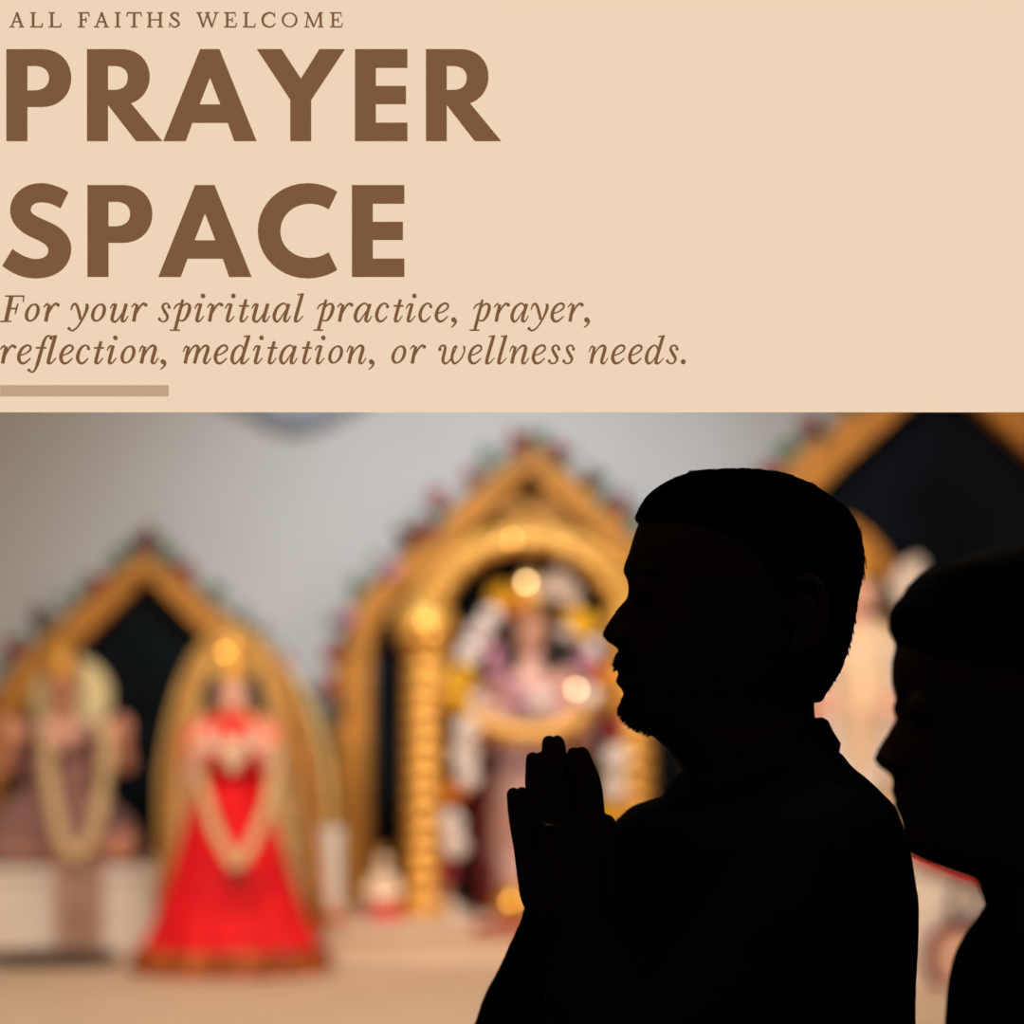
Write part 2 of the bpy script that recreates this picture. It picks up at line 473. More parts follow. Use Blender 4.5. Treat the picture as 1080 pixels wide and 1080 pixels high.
line1 = row((0, [('F', 0), ('o', 140), ('r', 250), ('y', 385), ('o', 517), ('u', 628), ('r', 750), ('s', 902), ('p', 968)]),
            (972, [('i', 137), ('r', 210), ('i', 310), ('t', 388), ('u', 462), ('a', 583), ('l', 705), ('p', 812), ('r', 950)]),
            (1944, [('a', 73), ('c', 193), ('t', 295), ('i', 368), ('c', 440), ('e', 533), (',', 621), ('p', 730), ('r', 870), ('a', 965)]),
            (2916, [('y', 88), ('e', 220), ('r', 318), (',', 406)]))
line2 = row((0, [('r', 4), ('e', 100), ('f', 158), ('l', 271), ('e', 340), ('c', 435), ('t', 534), ('i', 610), ('o', 685), ('n', 793), (',', 910)]),
            (972, [('m', 72), ('e', 247), ('d', 343), ('i', 470), ('t', 549), ('a', 620), ('t', 746), ('i', 822), ('o', 895), ('n', 1003)]),
            (1944, [(',', 152), ('o', 283), ('r', 392), ('w', 550), ('e', 722), ('l', 822), ('l', 891), ('n', 958)]),
            (2916, [('e', 113), ('s', 205), ('s', 288), ('n', 437), ('e', 565), ('e', 662), ('d', 758), ('s', 878), ('.', 960)]))
pen_line('tagline_lettering', line1, 339.7, 'upper italic line For your spiritual practice, prayer,')
pen_line('tagline_lettering', line2, 383.9, 'lower italic line reflection, meditation, or wellness needs.')

CAPS = {
    'A': [[(67, 2, 5), (99, 84, 5)], [(97, 84, 12), (126, 2, 12)], [(79, 31, 5), (113, 31, 5)], [(54, 2, 4), (84, 2, 4)], [(109, 2, 4), (139, 2, 4)]],
    'L': [[(190, 0, 12), (190, 83, 12)], [(173, 82, 4), (207, 82, 4)], [(172, 2, 4), (241, 2, 5)], [(239, 1, 4), (243, 22, 4)]],
    'F': [[(463, 0, 12), (463, 83, 12)], [(446, 82, 4), (507, 82, 5)], [(505, 84, 5), (508, 61, 4)], [(445, 2, 4), (483, 2, 4)], [(463, 42, 4), (491, 42, 4)], [(491, 56, 5), (491, 28, 5)]],
    'I': [[(671, 0, 12), (671, 83, 12)], [(654, 82, 4), (688, 82, 4)], [(654, 2, 4), (688, 2, 4)]],
    'T': [[(765, 0, 12), (765, 83, 12)], [(725, 82, 5), (805, 82, 5)], [(727, 84, 5), (724, 61, 4)], [(803, 84, 5), (806, 61, 4)], [(746, 2, 4), (784, 2, 4)]],
    'H': [[(853, 0, 12), (853, 83, 12)], [(914, 0, 12), (914, 83, 12)], [(853, 42, 4), (914, 42, 4)], [(838, 2, 4), (869, 2, 4)], [(838, 82, 4), (869, 82, 4)], [(898, 2, 4), (929, 2, 4)], [(898, 82, 4), (929, 82, 4)]],
    'S': [[(1016, 62, 4), (1008, 78, 6), (991, 82, 6), (976, 68, 10), (987, 51, 12), (1009, 37, 12), (1020, 19, 10), (1006, 3, 6), (986, 3, 6), (969, 24, 4)], [(1016, 84, 4), (1017, 60, 4)], [(967, 0, 4), (968, 26, 4)]],
    'W': [[(160, 82, 12), (187, 0, 10)], [(186, 0, 5), (211, 80, 5)], [(207, 82, 12), (236, 0, 10)], [(235, 0, 5), (262, 82, 5)], [(147, 82, 4), (180, 82, 4)], [(196, 82, 4), (224, 82, 4)], [(247, 82, 4), (274, 82, 4)]],
    'E': [[(323, 0, 12), (323, 83, 12)], [(305, 82, 4), (368, 82, 5)], [(367, 84, 5), (370, 61, 4)], [(323, 42, 4), (351, 42, 4)], [(352, 56, 5), (352, 28, 5)], [(305, 2, 4), (372, 2, 5)], [(371, 1, 4), (376, 24, 4)]],
    'C': [[(592, 61, 4), (580, 78, 6), (560, 82, 6), (534, 68, 11), (524, 42, 12), (533, 15, 11), (558, 2, 6), (580, 5, 5), (597, 22, 4)], [(592, 84, 4), (593, 58, 4)]],
    'M': [[(773, 0, 5), (784, 82, 5)], [(780, 82, 12), (816, 2, 10)], [(815, 2, 5), (848, 82, 5)], [(853, 82, 12), (856, 0, 12)], [(761, 2, 4), (790, 2, 4)], [(840, 2, 4), (870, 2, 4)], [(763, 82, 4), (784, 82, 4)], [(848, 82, 4), (868, 82, 4)]],
}
CREF = dict(A=55, L=172, F=445, I=655, T=723, H=838, S=966, W=148, E=305, C=518, O=632, M=762)
small = row((0, [('A', 55), ('L', 172), ('L', 278), ('F', 445), ('A', 537), ('I', 655), ('T', 723), ('H', 838), ('S', 966)]),
            (972, [('W', 148), ('E', 305), ('L', 412), ('C', 518), ('O', 632), ('M', 762), ('E', 907)]))
pen_line('heading_lettering', small, 29.0, 'small spaced capitals ALL FAITHS WELCOME', CAPS)
a_ = sgn(0.5, 418.2); b_ = sgn(178, 406.4)
o = obj('accent_bar', boxm(a_[0], b_[0], T0, T1, a_[1], b_[1]), M['header_tan'], header); o['label'] = 'short tan bar under the italic lines'


# ------------------------------------------------------------------ people
def loft_head(front, back, width, kY, Y0, ridge=None, nseg=72, p_exp=0.92, dents=()):
    """rings along py with exact front / back profile; ridge = base front profile and half-breadth of what stands out of it"""
    pys = sorted(set([p for p, _ in front]) | set([p for p, _ in back]))
    lo, hi = pys[0], pys[-1]
    N = int((hi - lo) / 2.2)
    rs = []
    for k in range(N + 1):
        py = lo + (hi - lo) * k / N
        f = interp(front, py); b = interp(back, py)
        fb = f
        if ridge:
            fb = max(f, interp(ridge[0], py)); sg = interp(ridge[1], py)
        w = interp(width, py)
        c = fb + (b - fb) * 0.56
        ring = []
        z = Z(py, Y0)
        for i in range(nseg):
            a = 2 * pi * i / nseg
            ca, sa = cos(a), sin(a)
            y = w * (abs(sa) ** p_exp) * (1 if sa >= 0 else -1)
            xx = (c - (c - fb) * abs(ca) ** p_exp) if ca >= 0 else (c + (b - c) * abs(ca) ** p_exp)
            if ridge and ca > 0 and fb > f:
                xx -= (fb - f) * exp(-(y / sg) ** 2)
            for (dx, dyy, dpy, dr, dd) in dents:
                if ca > 0: xx += dd * exp(-((abs(y) - dyy) / dr) ** 2 - ((py - dpy) / (dr * FPX / Y0)) ** 2)
            ring.append((X(xx, Y0), Y0 + y, z))
        rs.append(ring)
    return rs


def make_ear(bm, c, s, side):
    """ear: a rim with a lobe and a bowl, standing off the head"""
    pts = []
    for k in range(15):
        a = -2.3 + 4.6 * k / 14
        pts.append((c[0] + 0.017 * s * (0.35 + cos(a)) * 0.9, c[1] + side * (0.010 + 0.006 * cos(a)) * s, c[2] + 0.031 * s * sin(a) + 0.004, 0.0048 * s))
    tube(bm, pts, 10, 2)
    ball(bm, (c[0] + 0.004, c[1] + side * 0.003, c[2]), 0.02 * s, 2, (0.75, 0.4, 1.35))
    ball(bm, (c[0] - 0.002, c[1] + side * 0.009, c[2] - 0.026 * s), 0.009 * s, 2, (0.9, 0.6, 1.2))


PY = 2.10                       # plane of the praying man's profile
kp = PY / FPX
man_front = [(503, 740), (510, 712), (522, 694), (538, 681), (553, 673), (567, 668), (584, 663), (595, 658.5), (603, 657), (611.7, 661.5), (621, 662.5), (631, 661), (639, 653), (656, 641), (666, 635.5),
             (673, 636), (678, 641), (682.5, 650), (686, 653), (692, 650), (699, 648), (707.5, 650), (711, 654.5), (715, 649.5), (721, 649.5), (725.5, 655), (732.5, 658), (738, 655), (745, 653), (755, 656), (763, 664),
             (769, 674), (777, 689), (790, 703), (817, 722), (850, 735), (880, 740)]
man_back = [(503, 812), (512, 842), (527, 862), (539, 878), (553, 888), (573, 896), (603, 899), (628, 895), (648, 891), (675, 886), (706, 876), (728, 864), (741, 858), (756, 859), (780, 864), (800, 872), (850, 895), (880, 900)]
man_w = [(503, .022), (508, .038), (520, .056), (540, .068), (570, .076), (610, .0775), (650, .074), (690, .068), (720, .060), (745, .053), (765, .050), (780, .053), (800, .056), (850, .062), (880, .07)]
man_rb = [(503, 740), (553, 674), (595, 666), (621, 668), (660, 667), (690, 664), (720, 665), (738, 664), (755, 665), (769, 674), (777, 689), (880, 740)]
man_rs = [(503, .05), (590, .045), (621, .011), (650, .012), (670, .017), (680, .015), (690, .024), (730, .026), (755, .03), (880, .05)]
bm = bmesh.new()
rings(bm, loft_head(man_front, man_back, man_w, kp, PY, (man_rb, man_rs), dents=((0, .032, 622, .013, 9),)))
for s in (-1, 1):
    ball(bm, (X(681, PY), PY + s * 0.032, Z(622, PY)), 0.0125, 3)                                   # closed eyes
    ball(bm, (X(652, PY), PY + s * 0.0135, Z(672, PY)), 0.0075, 2, (1.1, .8, .9))                    # nostril wings
    tube(bm, [(X(668, PY), PY + s * 0.014, Z(606, PY), .0025), (X(672, PY), PY + s * 0.033, Z(601, PY), .0025), (X(687, PY), PY + s * 0.05, Z(607, PY), .002)], 8, 3)
    make_ear(bm, (X(833, PY), PY + s * 0.074, Z(655, PY)), 1.0, s)
# trunk and limbs under the clothes (never seen bare)
cx = X(795, PY)
ux, uy = 0.53, -0.85            # unit vector right-to-left shoulder (left shoulder is nearest the lens)
SHL = (X(880, 2.0), PY - 0.15, Z(885, PY)); SHR = (X(694, 2.2), PY + 0.155, Z(900, PY))
blob(bm, [(X(810, PY), PY, Z(850, PY), .06), (cx, PY, Z(940, PY), .11), (cx - .01, PY, Z(1120, PY), .105), (cx - .01, PY, .93, .12)])
ELL = (X(668, 1.92), 1.92, Z(1175, 1.92)); ELR = (X(575, 2.29), 2.29, Z(1125, 2.29))
WRL = (X(606, PY), PY - 0.026, Z(975, PY)); WRR = (X(602, PY), PY + 0.026, Z(975, PY))
for S_, E_, W_ in ((SHL, ELL, WRL), (SHR, ELR, WRR)):
    blob(bm, [(S_[0] * .97, S_[1], S_[2] - .01, .036), (*E_, .036)])
    blob(bm, [(*E_, .038), (*[(a * .6 + b * .4) for a, b in zip(E_, W_)], .040), (*W_, .026)])
    blob(bm, [(cx, PY, S_[2], .05), (S_[0] * .97, S_[1], S_[2] - .01, .036)])
for s in (-1, 1):
    hip = (cx + s * .05, PY - s * .075, .90)
    blob(bm, [(*hip, .085), (hip[0] - .01, hip[1], .5, .058), (hip[0], hip[1], .08, .038)])
    blob(bm, [(hip[0] + .03, hip[1], .045, .034), (hip[0] - .09, hip[1] - s * .01, .035, .03)])


def hand(bm, yy, s, dpx, order):
    """a hand laid flat against the other one: palm web, four unequal fingers, thumb"""
    P = lambda px, py, r, dy=0.0: (X(px + dpx, PY), yy + s * dy, Z(py, PY), r)
    fingers = {
        'little': [P(541.5, 837, .0066), P(545, 862, .0078), P(551, 895, .0083), P(556.5, 927, .0096), P(564, 950, .0115), P(588, 972, .013)],
        'ring': [P(562, 800, .0070), P(563, 832, .0082), P(568, 868, .0087), P(578, 905, .0098), P(595, 968, .014)],
        'middle': [P(579, 783, .0072), P(583, 818, .0086), P(588, 856, .0094), P(594, 900, .0104), P(603, 968, .014)],
        'index': [P(605, 795, .0072), P(611, 826, .0086), P(614, 860, .0095), P(616, 905, .0110), P(613, 968, .014)],
        'thumb': [P(628, 868, .0078, .006), P(630, 892, .0090, .006), P(626, 925, .0115, .004), P(618, 968, .013)],
    }
    if s > 0: fingers['index'] = [(x + (i > 0) * .0045, y, z, r) for i, (x, y, z, r) in enumerate(fingers['index'])]; fingers['thumb'] = [(x + .004, y, z, r) for x, y, z, r in fingers['thumb']]
    for k in order:
        blob(bm, fingers[k], 14, 5)
    # palm web between the metacarpals
    for t in (0.15, 0.4, 0.65, 0.9):
        blob(bm, [P(562 + t * 56, 922 - t * 10, .0105), P(585 + t * 28, 972, .0135)], 12, 2)
    blob(bm, [P(563, 912, .0085), P(575, 950, .011)], 12, 2); blob(bm, [P(575, 905, .0085), P(583, 950, .011)], 12, 2)
    blob(bm, [P(603, 955, .0145), (*WRL, .022) if s < 0 else (*WRR, .022)], 14, 2)


hand(bm, PY - .0105, -1, 0, ('little', 'ring', 'middle', 'index', 'thumb'))
hand(bm, PY + .0105, 1, 9, ('little', 'ring', 'middle', 'index', 'thumb'))
me = remeshed(bm, 0.0024, 2, 0.5)
man = link('person', me, M['skin'])
tag(man, 'person in profile with short dark hair, beard and palms pressed together in prayer', 'person')


def hair_noise(me, amp, scale, seed):
    me.update()
    for v in me.vertices:
        n = v.normal
        v.co += n * amp * (noise.noise(Vector(v.co) * scale + Vector((seed, 0, 0))))


# short hair: a cap over the crown, sides above the ears and nape
hair_front = [(496, 745), (498, 727), (507.5, 703), (520, 685), (534, 674.5), (545, 671), (551, 672), (560, 690), (575, 715), (600, 740), (625, 765), (645, 795), (680, 812), (700, 826), (720, 838), (741, 846)]
hair_back = [(496, 803), (500.5, 829), (512, 857), (527, 878.5), (539, 894), (553, 902.5), (573, 907), (581, 909.5), (603, 909.5), (628, 903.5), (648, 900.5), (675.5, 895.5), (706, 885), (728, 870.5), (741, 861)]
hair_w = [(496, .018), (499, .032), (505, .048), (520, .066), (540, .077), (570, .0835), (610, .083), (650, .079), (690, .071), (720, .064), (741, .055)]
bm = bmesh.new()
R_ = loft_head(hair_front, hair_back, hair_w, kp, PY, nseg=80, p_exp=0.9)
rings(bm, R_)
me = remeshed(bm, 0.003, 1, 0.5)
hair_noise(me, 0.0012, 190, 3)
hair = meshpart('hair', me, M['hair'], man)
# stray strands along the parting, fringe and crown
bm = bmesh.new()
rnd = random.Random(5)
nape = bmesh.new()
for k in range(240):
    t = rnd.random()
    py = 499 + 60 * rnd.random() ** 2 if t < .5 else 560 + 175 * rnd.random()
    fx, bx, w = interp(hair_front, py), interp(hair_back, py), interp(hair_w, py)
    a = rnd.uniform(-.7, .7)
    if t < .5:
        q = rnd.uniform(.05, .95); px = fx + (bx - fx) * q
        p = Vector((X(px, PY), PY + w * a * .7, Z(interp([(660, 560), (671, 550), (674, 534), (685, 520), (703, 507.5), (727, 498), (745, 496), (803, 496), (829, 500.5), (857, 512), (878, 527), (902, 553), (909, 581)], px) + abs(a) * 10, PY)))
        d = Vector((rnd.uniform(-.6, .9), rnd.uniform(-.3, .3), .35 + .5 * rnd.random()))
    else:
        p = Vector((X(bx, PY), PY + w * a * .4, Z(py, PY))); d = Vector((.22, rnd.uniform(-.3, .3), -1))
    l = rnd.uniform(.002, .006) if t < .5 else rnd.uniform(.001, .004)
    tube(bm if t < .5 else nape, [(*p - d * .004, .0005), (*(p + d * l * .5), .0004), (*(p + d * l + Vector((0, 0, -l * .3))), .00012)], 4, 2)
obj('nape_strands', nape, M['hair'], hair)
obj('crown_strands', bm, M['hair'], hair)
bm = bmesh.new(); tube(bm, [(X(700, PY), PY, Z(517, PY), .004), (X(685, PY), PY, Z(526, PY), .004), (X(676.5, PY), PY - .002, Z(538, PY), .003), (X(671.5, PY), PY - .003, Z(546, PY), .002), (X(671, PY), PY - .003, Z(551, PY), .0005)], 6, 4); obj('fringe_lock', bm, M['hair'], hair, True)
bm = bmesh.new(); tube(bm, [(X(690, PY), PY, Z(522, PY), .004), (X(681, PY), PY + .004, Z(538, PY), .003), (X(678, PY), PY + .005, Z(546, PY), .0015)], 6, 4); obj('fringe_lock', bm, M['hair'], hair, True)
# beard and moustache of short bristles
bm = bmesh.new()
prof = [(686, 652), (692, 649.5), (699, 647.5), (706, 649)], [(731, 658), (738, 655), (745, 651.5), (752, 652), (760, 657.5), (765, 664), (769, 672), (774, 683)]
for seg_, n in ((prof[0], 260), (prof[1], 620)):
    for k in range(n):
        py = rnd.uniform(seg_[0][0], seg_[-1][0]); px = interp(seg_, py) + 1.5
        yy = rnd.gauss(0, .012); px += (yy / .024) ** 2 * 9
        p = Vector((X(px, PY), PY + yy, Z(py, PY)))
        d = Vector((-1, yy * 20, -.55 - (py - 686) / 80)).normalized()
        l = rnd.uniform(.0015, .0048)
        tube(bm, [(*(p - d * .004), .00075), (*(p + d * l), .0001)], 4, 1)
obj('beard', bm, M['hair'], man)


def torso(bm, tab, Y0, ux_, dratio, yshift=0.0, nseg=64):
    """garment trunk from its profile (py, front, back) turned by the shoulder direction"""
    ext = sqrt((ux_) ** 2 + ((1 - ux_ ** 2) * dratio ** 2))
    uxx, uyy = ux_, -sqrt(1 - ux_ ** 2)
    nx, ny = -sqrt(1 - ux_ ** 2), -ux_
    rs = []
    lo, hi = tab[0][0], tab[-1][0]
    ft = [(t[0], t[1]) for t in tab]; bt = [(t[0], t[2]) for t in tab]
    N = int((hi - lo) / 6)
    for k in range(N + 1):
        py = lo + (hi - lo) * k / N
        f, b = X(interp(ft, py), Y0), X(interp(bt, py), Y0)
        c = (f + b) / 2; hw = (b - f) / 2 / ext; hd = hw * dratio
        rs.append([(c + hw * cos(a) * uxx + hd * sin(a) * nx, Y0 + yshift + hw * cos(a) * uyy + hd * sin(a) * ny, Z(py, Y0)) for a in [2 * pi * i / nseg for i in range(nseg)]])
    rings(bm, rs)


shirt_tab = [(792, 735, 880), (806, 736, 888), (819, 729, 906), (834, 712, 922), (841, 702, 930), (847, 684, 936), (851, 672, 939), (861, 659, 946), (872, 648, 953), (890, 640, 958), (916, 638, 962.5), (945, 636, 965.5), (973, 635, 966), (1023, 632, 964.5), (1074, 630, 963), (1200, 630, 952), (1350, 638, 945), (1400, 638, 946)]
shirt_tab = [(p, f, 540 + (b - 540) * interp([(806, 1), (850, .985), (872, .968), (1400, .962)], p)) for p, f, b in shirt_tab]
bm = bmesh.new()
torso(bm, shirt_tab, PY, .53, .62)
for S_, E_, W_, xt in ((SHL, ELL, WRL, 0), (SHR, ELR, WRR, 1)):
    blob(bm, [(S_[0] - .01 * (1 - xt), S_[1] + (.012 if not xt else -.02), S_[2] - .005, .062 if not xt else .045), (*[(a + b) / 2 for a, b in zip(S_, E_)], .060), (*E_, .054)], 20)
    wr = Vector(W_) + (Vector(E_) - Vector(W_)).normalized() * .012
    blob(bm, [(*E_, .054), (*[(a * .55 + b * .45) for a, b in zip(E_, W_)], .053), (*wr, .038)], 20)
# loose cuff of the far sleeve spreading down to the left
P = lambda px, py, y, r: (X(px, y), y, Z(py, y), r)
blob(bm, [P(578, 962, 2.105, .0235), P(576, 982, 2.12, .0258), P(570, 1008, 2.14, .0305), P(562, 1035, 2.17, .035), P(553, 1075, 2.2, .0455), P(548, 1125, 2.26, .052)], 20)
me = remeshed(bm, 0.005, 3, 0.5)
me.update()
for v in me.vertices:      # cloth folds
    z = v.co.z
    v.co += Vector(v.normal) * (0.0022 * noise.noise(Vector((v.co.x * 9, v.co.y * 9, z * 22))) + 0.0006 * noise.noise(Vector(v.co) * 90))
shirt = meshpart('shirt', me, M['shirt'], man)
# the shirt collar: stands at the nape, opens in front
def collar(bm, rows, n=60):
    """rows of (py_back, px_back, py_front, px_front, half width)"""
    rs = []
    for (pb, xb, pf, xf, hw) in rows:
        ring = []
        for i in range(n):
            a = 2 * pi * i / n
            t = (1 - cos(a)) / 2                 # 0 at the back, 1 in front
            ring.append((X(xb + (xf - xb) * t, PY), PY + hw * sin(a), Z(pb + (pf - pb) * (t ** 1.3), PY)))
        rs.append(ring)
    rings(bm, rs, cap=False)


bm = bmesh.new()
collar(bm, [(800, 868, 850, 740, .060), (775, 862, 826, 727, .058), (759, 860, 818, 722, .056), (756.5, 867, 815, 719, .061), (760, 873, 818, 714, .066), (771, 878, 829, 706, .072), (784, 886, 842, 697, .081), (792, 884.5, 852, 690, .084), (800, 880, 860, 690, .080), (815, 872, 872, 700, .07)])
bmesh.ops.subdivide_edges(bm, edges=bm.edges[:], cuts=1, use_grid_fill=True, smooth=0.4)
obj('collar', bm, M['shirt'], shirt, True)
# placket seam and buttons
for py in (905, 960, 1020, 1090):
    bm = bmesh.new(); ball(bm, at(interp([(t[0], t[1]) for t in shirt_tab], py) + 26, py, PY - .035), .005, 2, (.5, 1, 1)); obj('shirt_button', bm, M['shoe'], shirt, True)
bm = bmesh.new()
tube(bm, [(X(580 + 11 * cos(a), PY), PY - .0115 + .0105 * sin(a), Z(869 + 2.5 * cos(a), PY), .0011) for a in [2 * pi * k / 24 for k in range(25)]], 8, 1)
ball(bm, (X(577, PY), PY - .0215, Z(870, PY)), .0028, 2, (1.4, .5, .8))
obj('finger_ring', bm, M['brass'], man, True)


def trousers_and_shoes(per, cxx, Y0, wx, wy, hz, mt):
    bm = bmesh.new()
    blob(bm, [(cxx, Y0, hz + .1, .128), (cxx, Y0, hz, .135), (cxx, Y0, hz - .06, .11)], 20)
    for s in (-1, 1):
        h = (cxx + s * wx, Y0 - s * wy, hz - .02)
        blob(bm, [(*h, .1), (h[0] - .01, h[1], .5, .075), (h[0], h[1], .1, .062)], 20)
    meshpart('trousers', remeshed(bm, .008, 3), mt, per)
    for s in (-1, 1):
        x, y = cxx + s * wx, Y0 - s * wy
        bm = bmesh.new()
        rs = []
        for k, (dx, w, h) in enumerate(((.06, .022, .05), (.045, .036, .085), (0, .042, .085), (-.06, .044, .06), (-.12, .046, .045), (-.16, .04, .035), (-.18, .02, .022))):
            rs.append([(x + dx, y + w * cos(a), max(.004, h * .5 + h * .5 * sin(a))) for a in [2 * pi * i / 18 for i in range(18)]])
        rings(bm, rs)
        obj('shoe', bm, M['shoe'], per, True)


trousers_and_shoes(man, cx - .005, PY, .05, .075, .92, M['trouser'])

# --- the second person, nearer and cropped by the right edge
QY = 1.77
wf = [(600, 1010), (620, 985), (645, 962), (668, 948), (684, 944.5), (700, 941), (721, 940.5), (742, 945.5), (760, 944.5), (777, 933.5), (791.5, 923.5), (800, 921), (809, 925), (816, 938), (825, 942), (835.5, 938.5), (844, 944), (851, 942), (862, 949), (872, 952), (886, 951), (895, 954), (902, 960),
      (911, 981), (921.7, 1009), (929, 1032), (943, 1036), (964, 1043), (990, 1050), (1040, 1060)]
wb = [(600, 1160), (620, 1195), (668, 1222), (721, 1228), (777, 1215), (835, 1190), (872, 1170), (911, 1165), (964, 1170), (1040, 1190)]
ww = [(600, .03), (612, .05), (640, .066), (680, .073), (730, .073), (790, .068), (840, .060), (880, .052), (911, .048), (940, .05), (964, .052), (1040, .07)]
wrb = [(600, 1010), (668, 950), (721, 946), (760, 950), (800, 953), (840, 955), (880, 957), (902, 960), (1040, 1060)]
wrs = [(600, .05), (700, .04), (742, .011), (780, .012), (800, .016), (815, .015), (825, .02), (872, .024), (911, .04), (1040, .06)]
bm = bmesh.new()
rings(bm, loft_head(wf, wb, ww, 0, QY, (wrb, wrs), dents=((0, .031, 748, .013, 10),)))
for s in (-1, 1):
    ball(bm, (X(964, QY), QY + s * .031, Z(747, QY)), .0115, 3)
    ball(bm, (X(938, QY), QY + s * .012, Z(803, QY)), .0068, 2)
    make_ear(bm, (X(1118, QY), QY + s * .07, Z(785, QY)), .95, s)
wcx = X(1125, QY)
blob(bm, [(X(1115, QY), QY, Z(1010, QY), .04), (wcx + .024, QY, Z(1120, QY), .066), (wcx + .022, QY, Z(1300, QY), .07), (wcx + .02, QY, .9, .07)])
for s in (-1, 1):
    sh = (wcx + .02 + s * .02, QY - s * .135, Z(1050, QY))
    el = (wcx + .02 + s * .03, QY - s * .18, Z(1040, QY) - .28); wr = (wcx - .19, QY - s * .05, Z(1040, QY) - .24)
    blob(bm, [(wcx + .022, QY, sh[2] - .03, .036), (sh[0], sh[1], sh[2] - .02, .03), (*el, .028)]); blob(bm, [(*el, .028), (*wr, .021)])
    # praying hands, low and outside the view
    for k, (dz, dx) in enumerate(((.10, -.035), (.115, -.018), (.12, .0), (.105, .018))):
        blob(bm, [(wr[0] + dx * .6, QY - s * .012, wr[2] + .03, .011), (wr[0] + dx, QY - s * .009, wr[2] + dz + .035, .0075)], 10, 1)
    blob(bm, [(wr[0], QY - s * .012, wr[2] + .05, .02), (*wr, .023)]); blob(bm, [(wr[0] + .02, QY - s * .012, wr[2] + .03, .01), (wr[0] + .045, QY - s * .012, wr[2] + .085, .008)])
    hip = (wcx, QY - s * .08, .86)
    blob(bm, [(*hip, .085), (hip[0] - .01, hip[1], .48, .056), (hip[0], hip[1], .08, .036)])
    blob(bm, [(hip[0] + .03, hip[1], .045, .034), (hip[0] - .09, hip[1], .035, .03)])
woman = link('person', remeshed(bm, .003, 2), M['skin'])
tag(woman, 'dark haired person in profile, cut off by the right edge of the view', 'person')
hf = [(572.5, 1095), (576, 1060), (580, 1042), (590, 1010), (598.5, 982), (610, 966), (620, 957), (635, 945), (643, 939), (652, 937), (661, 938.5), (670, 942), (680, 945), (690, 948), (698, 958), (704, 985), (720, 1010), (760, 1040), (800, 1065), (850, 1085), (900, 1095), (940, 1100)]
hb_ = [(572.5, 1110), (576, 1140), (590, 1180), (620, 1222), (668, 1244), (721, 1250), (777, 1246), (835, 1236), (900, 1225), (940, 1210)]
hw_ = [(572.5, .012), (576, .026), (585, .045), (600, .06), (640, .076), (690, .082), (740, .082), (800, .079), (860, .075), (900, .07), (940, .055)]
bm = bmesh.new()
rings(bm, loft_head(hf, hb_, hw_, 0, QY, nseg=72, p_exp=.92))
me = remeshed(bm, .004, 2); hair_noise(me, .0015, 130, 9)
meshpart('hair', me, M['hair'], woman)
top_tab = [(950, 1045, 1175), (962, 1045, 1195), (974, 1039, 1225), (985, 1033, 1250), (996, 1028, 1268), (1017, 1019, 1285), (1045, 1014, 1298), (1073, 1012, 1305), (1120, 1010, 1310), (1200, 1014, 1300), (1350, 1020, 1290), (1480, 1015, 1295), (1560, 1010, 1300)]
bm = bmesh.new()
torso(bm, top_tab, QY, .5, .66)
for s in (-1, 1):
    sh = (wcx + .02 + s * .02, QY - s * .14, Z(1045, QY)); el = (wcx + .02 + s * .03, QY - s * .18, Z(1040, QY) - .28); wr = (wcx - .165, QY - s * .065, Z(1040, QY) - .25)
    blob(bm, [(*sh, .058), (*el, .052)], 18); blob(bm, [(*el, .05), (*wr, .034)], 18)
me = remeshed(bm, .006, 3)
meshpart('top', me, M['shirt2'], woman)
trousers_and_shoes(woman, wcx, QY, .0, .08, .86, M['trouser'])


# ------------------------------------------------------------------ shrines
def arch_outline(half, cxp, Y, bottom_py):
    """half: right half from the apex down, as (dx, py) from the axis"""
    right = [(X(cxp + dx, Y), Z(py, Y)) for dx, py in half] + [(X(cxp + half[-1][0], Y), Z(bottom_py, Y))]
    left = [(X(cxp - dx, Y), Z(py, Y)) for dx, py in half] + [(X(cxp - half[-1][0], Y), Z(bottom_py, Y))]
    return right, left


def band(bm, outer, inner, cxp, Y, bottom, y0, y1):
    ro, lo = arch_outline(outer, cxp, Y, bottom); ri, li = arch_outline(inner, cxp, Y, bottom)
    poly = ro + list(reversed(ri)) + li[1:] + list(reversed(lo))[:-1]
    # one closed ribbon: down the outer right, up the inner right, down the inner left, up the outer left
    poly = ro + list(reversed(ri)) + li[1:] + list(reversed(lo[1:]))
    prism(bm, poly, [], y0, y1)
    return ro, lo, ri, li


def smooth_half(pts, n=5): return catmull(pts, n)


def flower(bm, c, r, rnd_):
    """a bloom: layered petals round a heart"""
    ball(bm, c, r * .5, 1)
    for ring_, (n, rr, up) in enumerate(((6, .62, .3), (5, .4, .55))):
        for k in range(n):
            a = 2 * pi * k / n + ring_ * .5 + rnd_.random() * .3
            p = (c[0] + cos(a) * r * rr, c[1] - r * up * .7, c[2] + sin(a) * r * rr)
            ball(bm, p, r * .42, 1, (1, .6, 1))


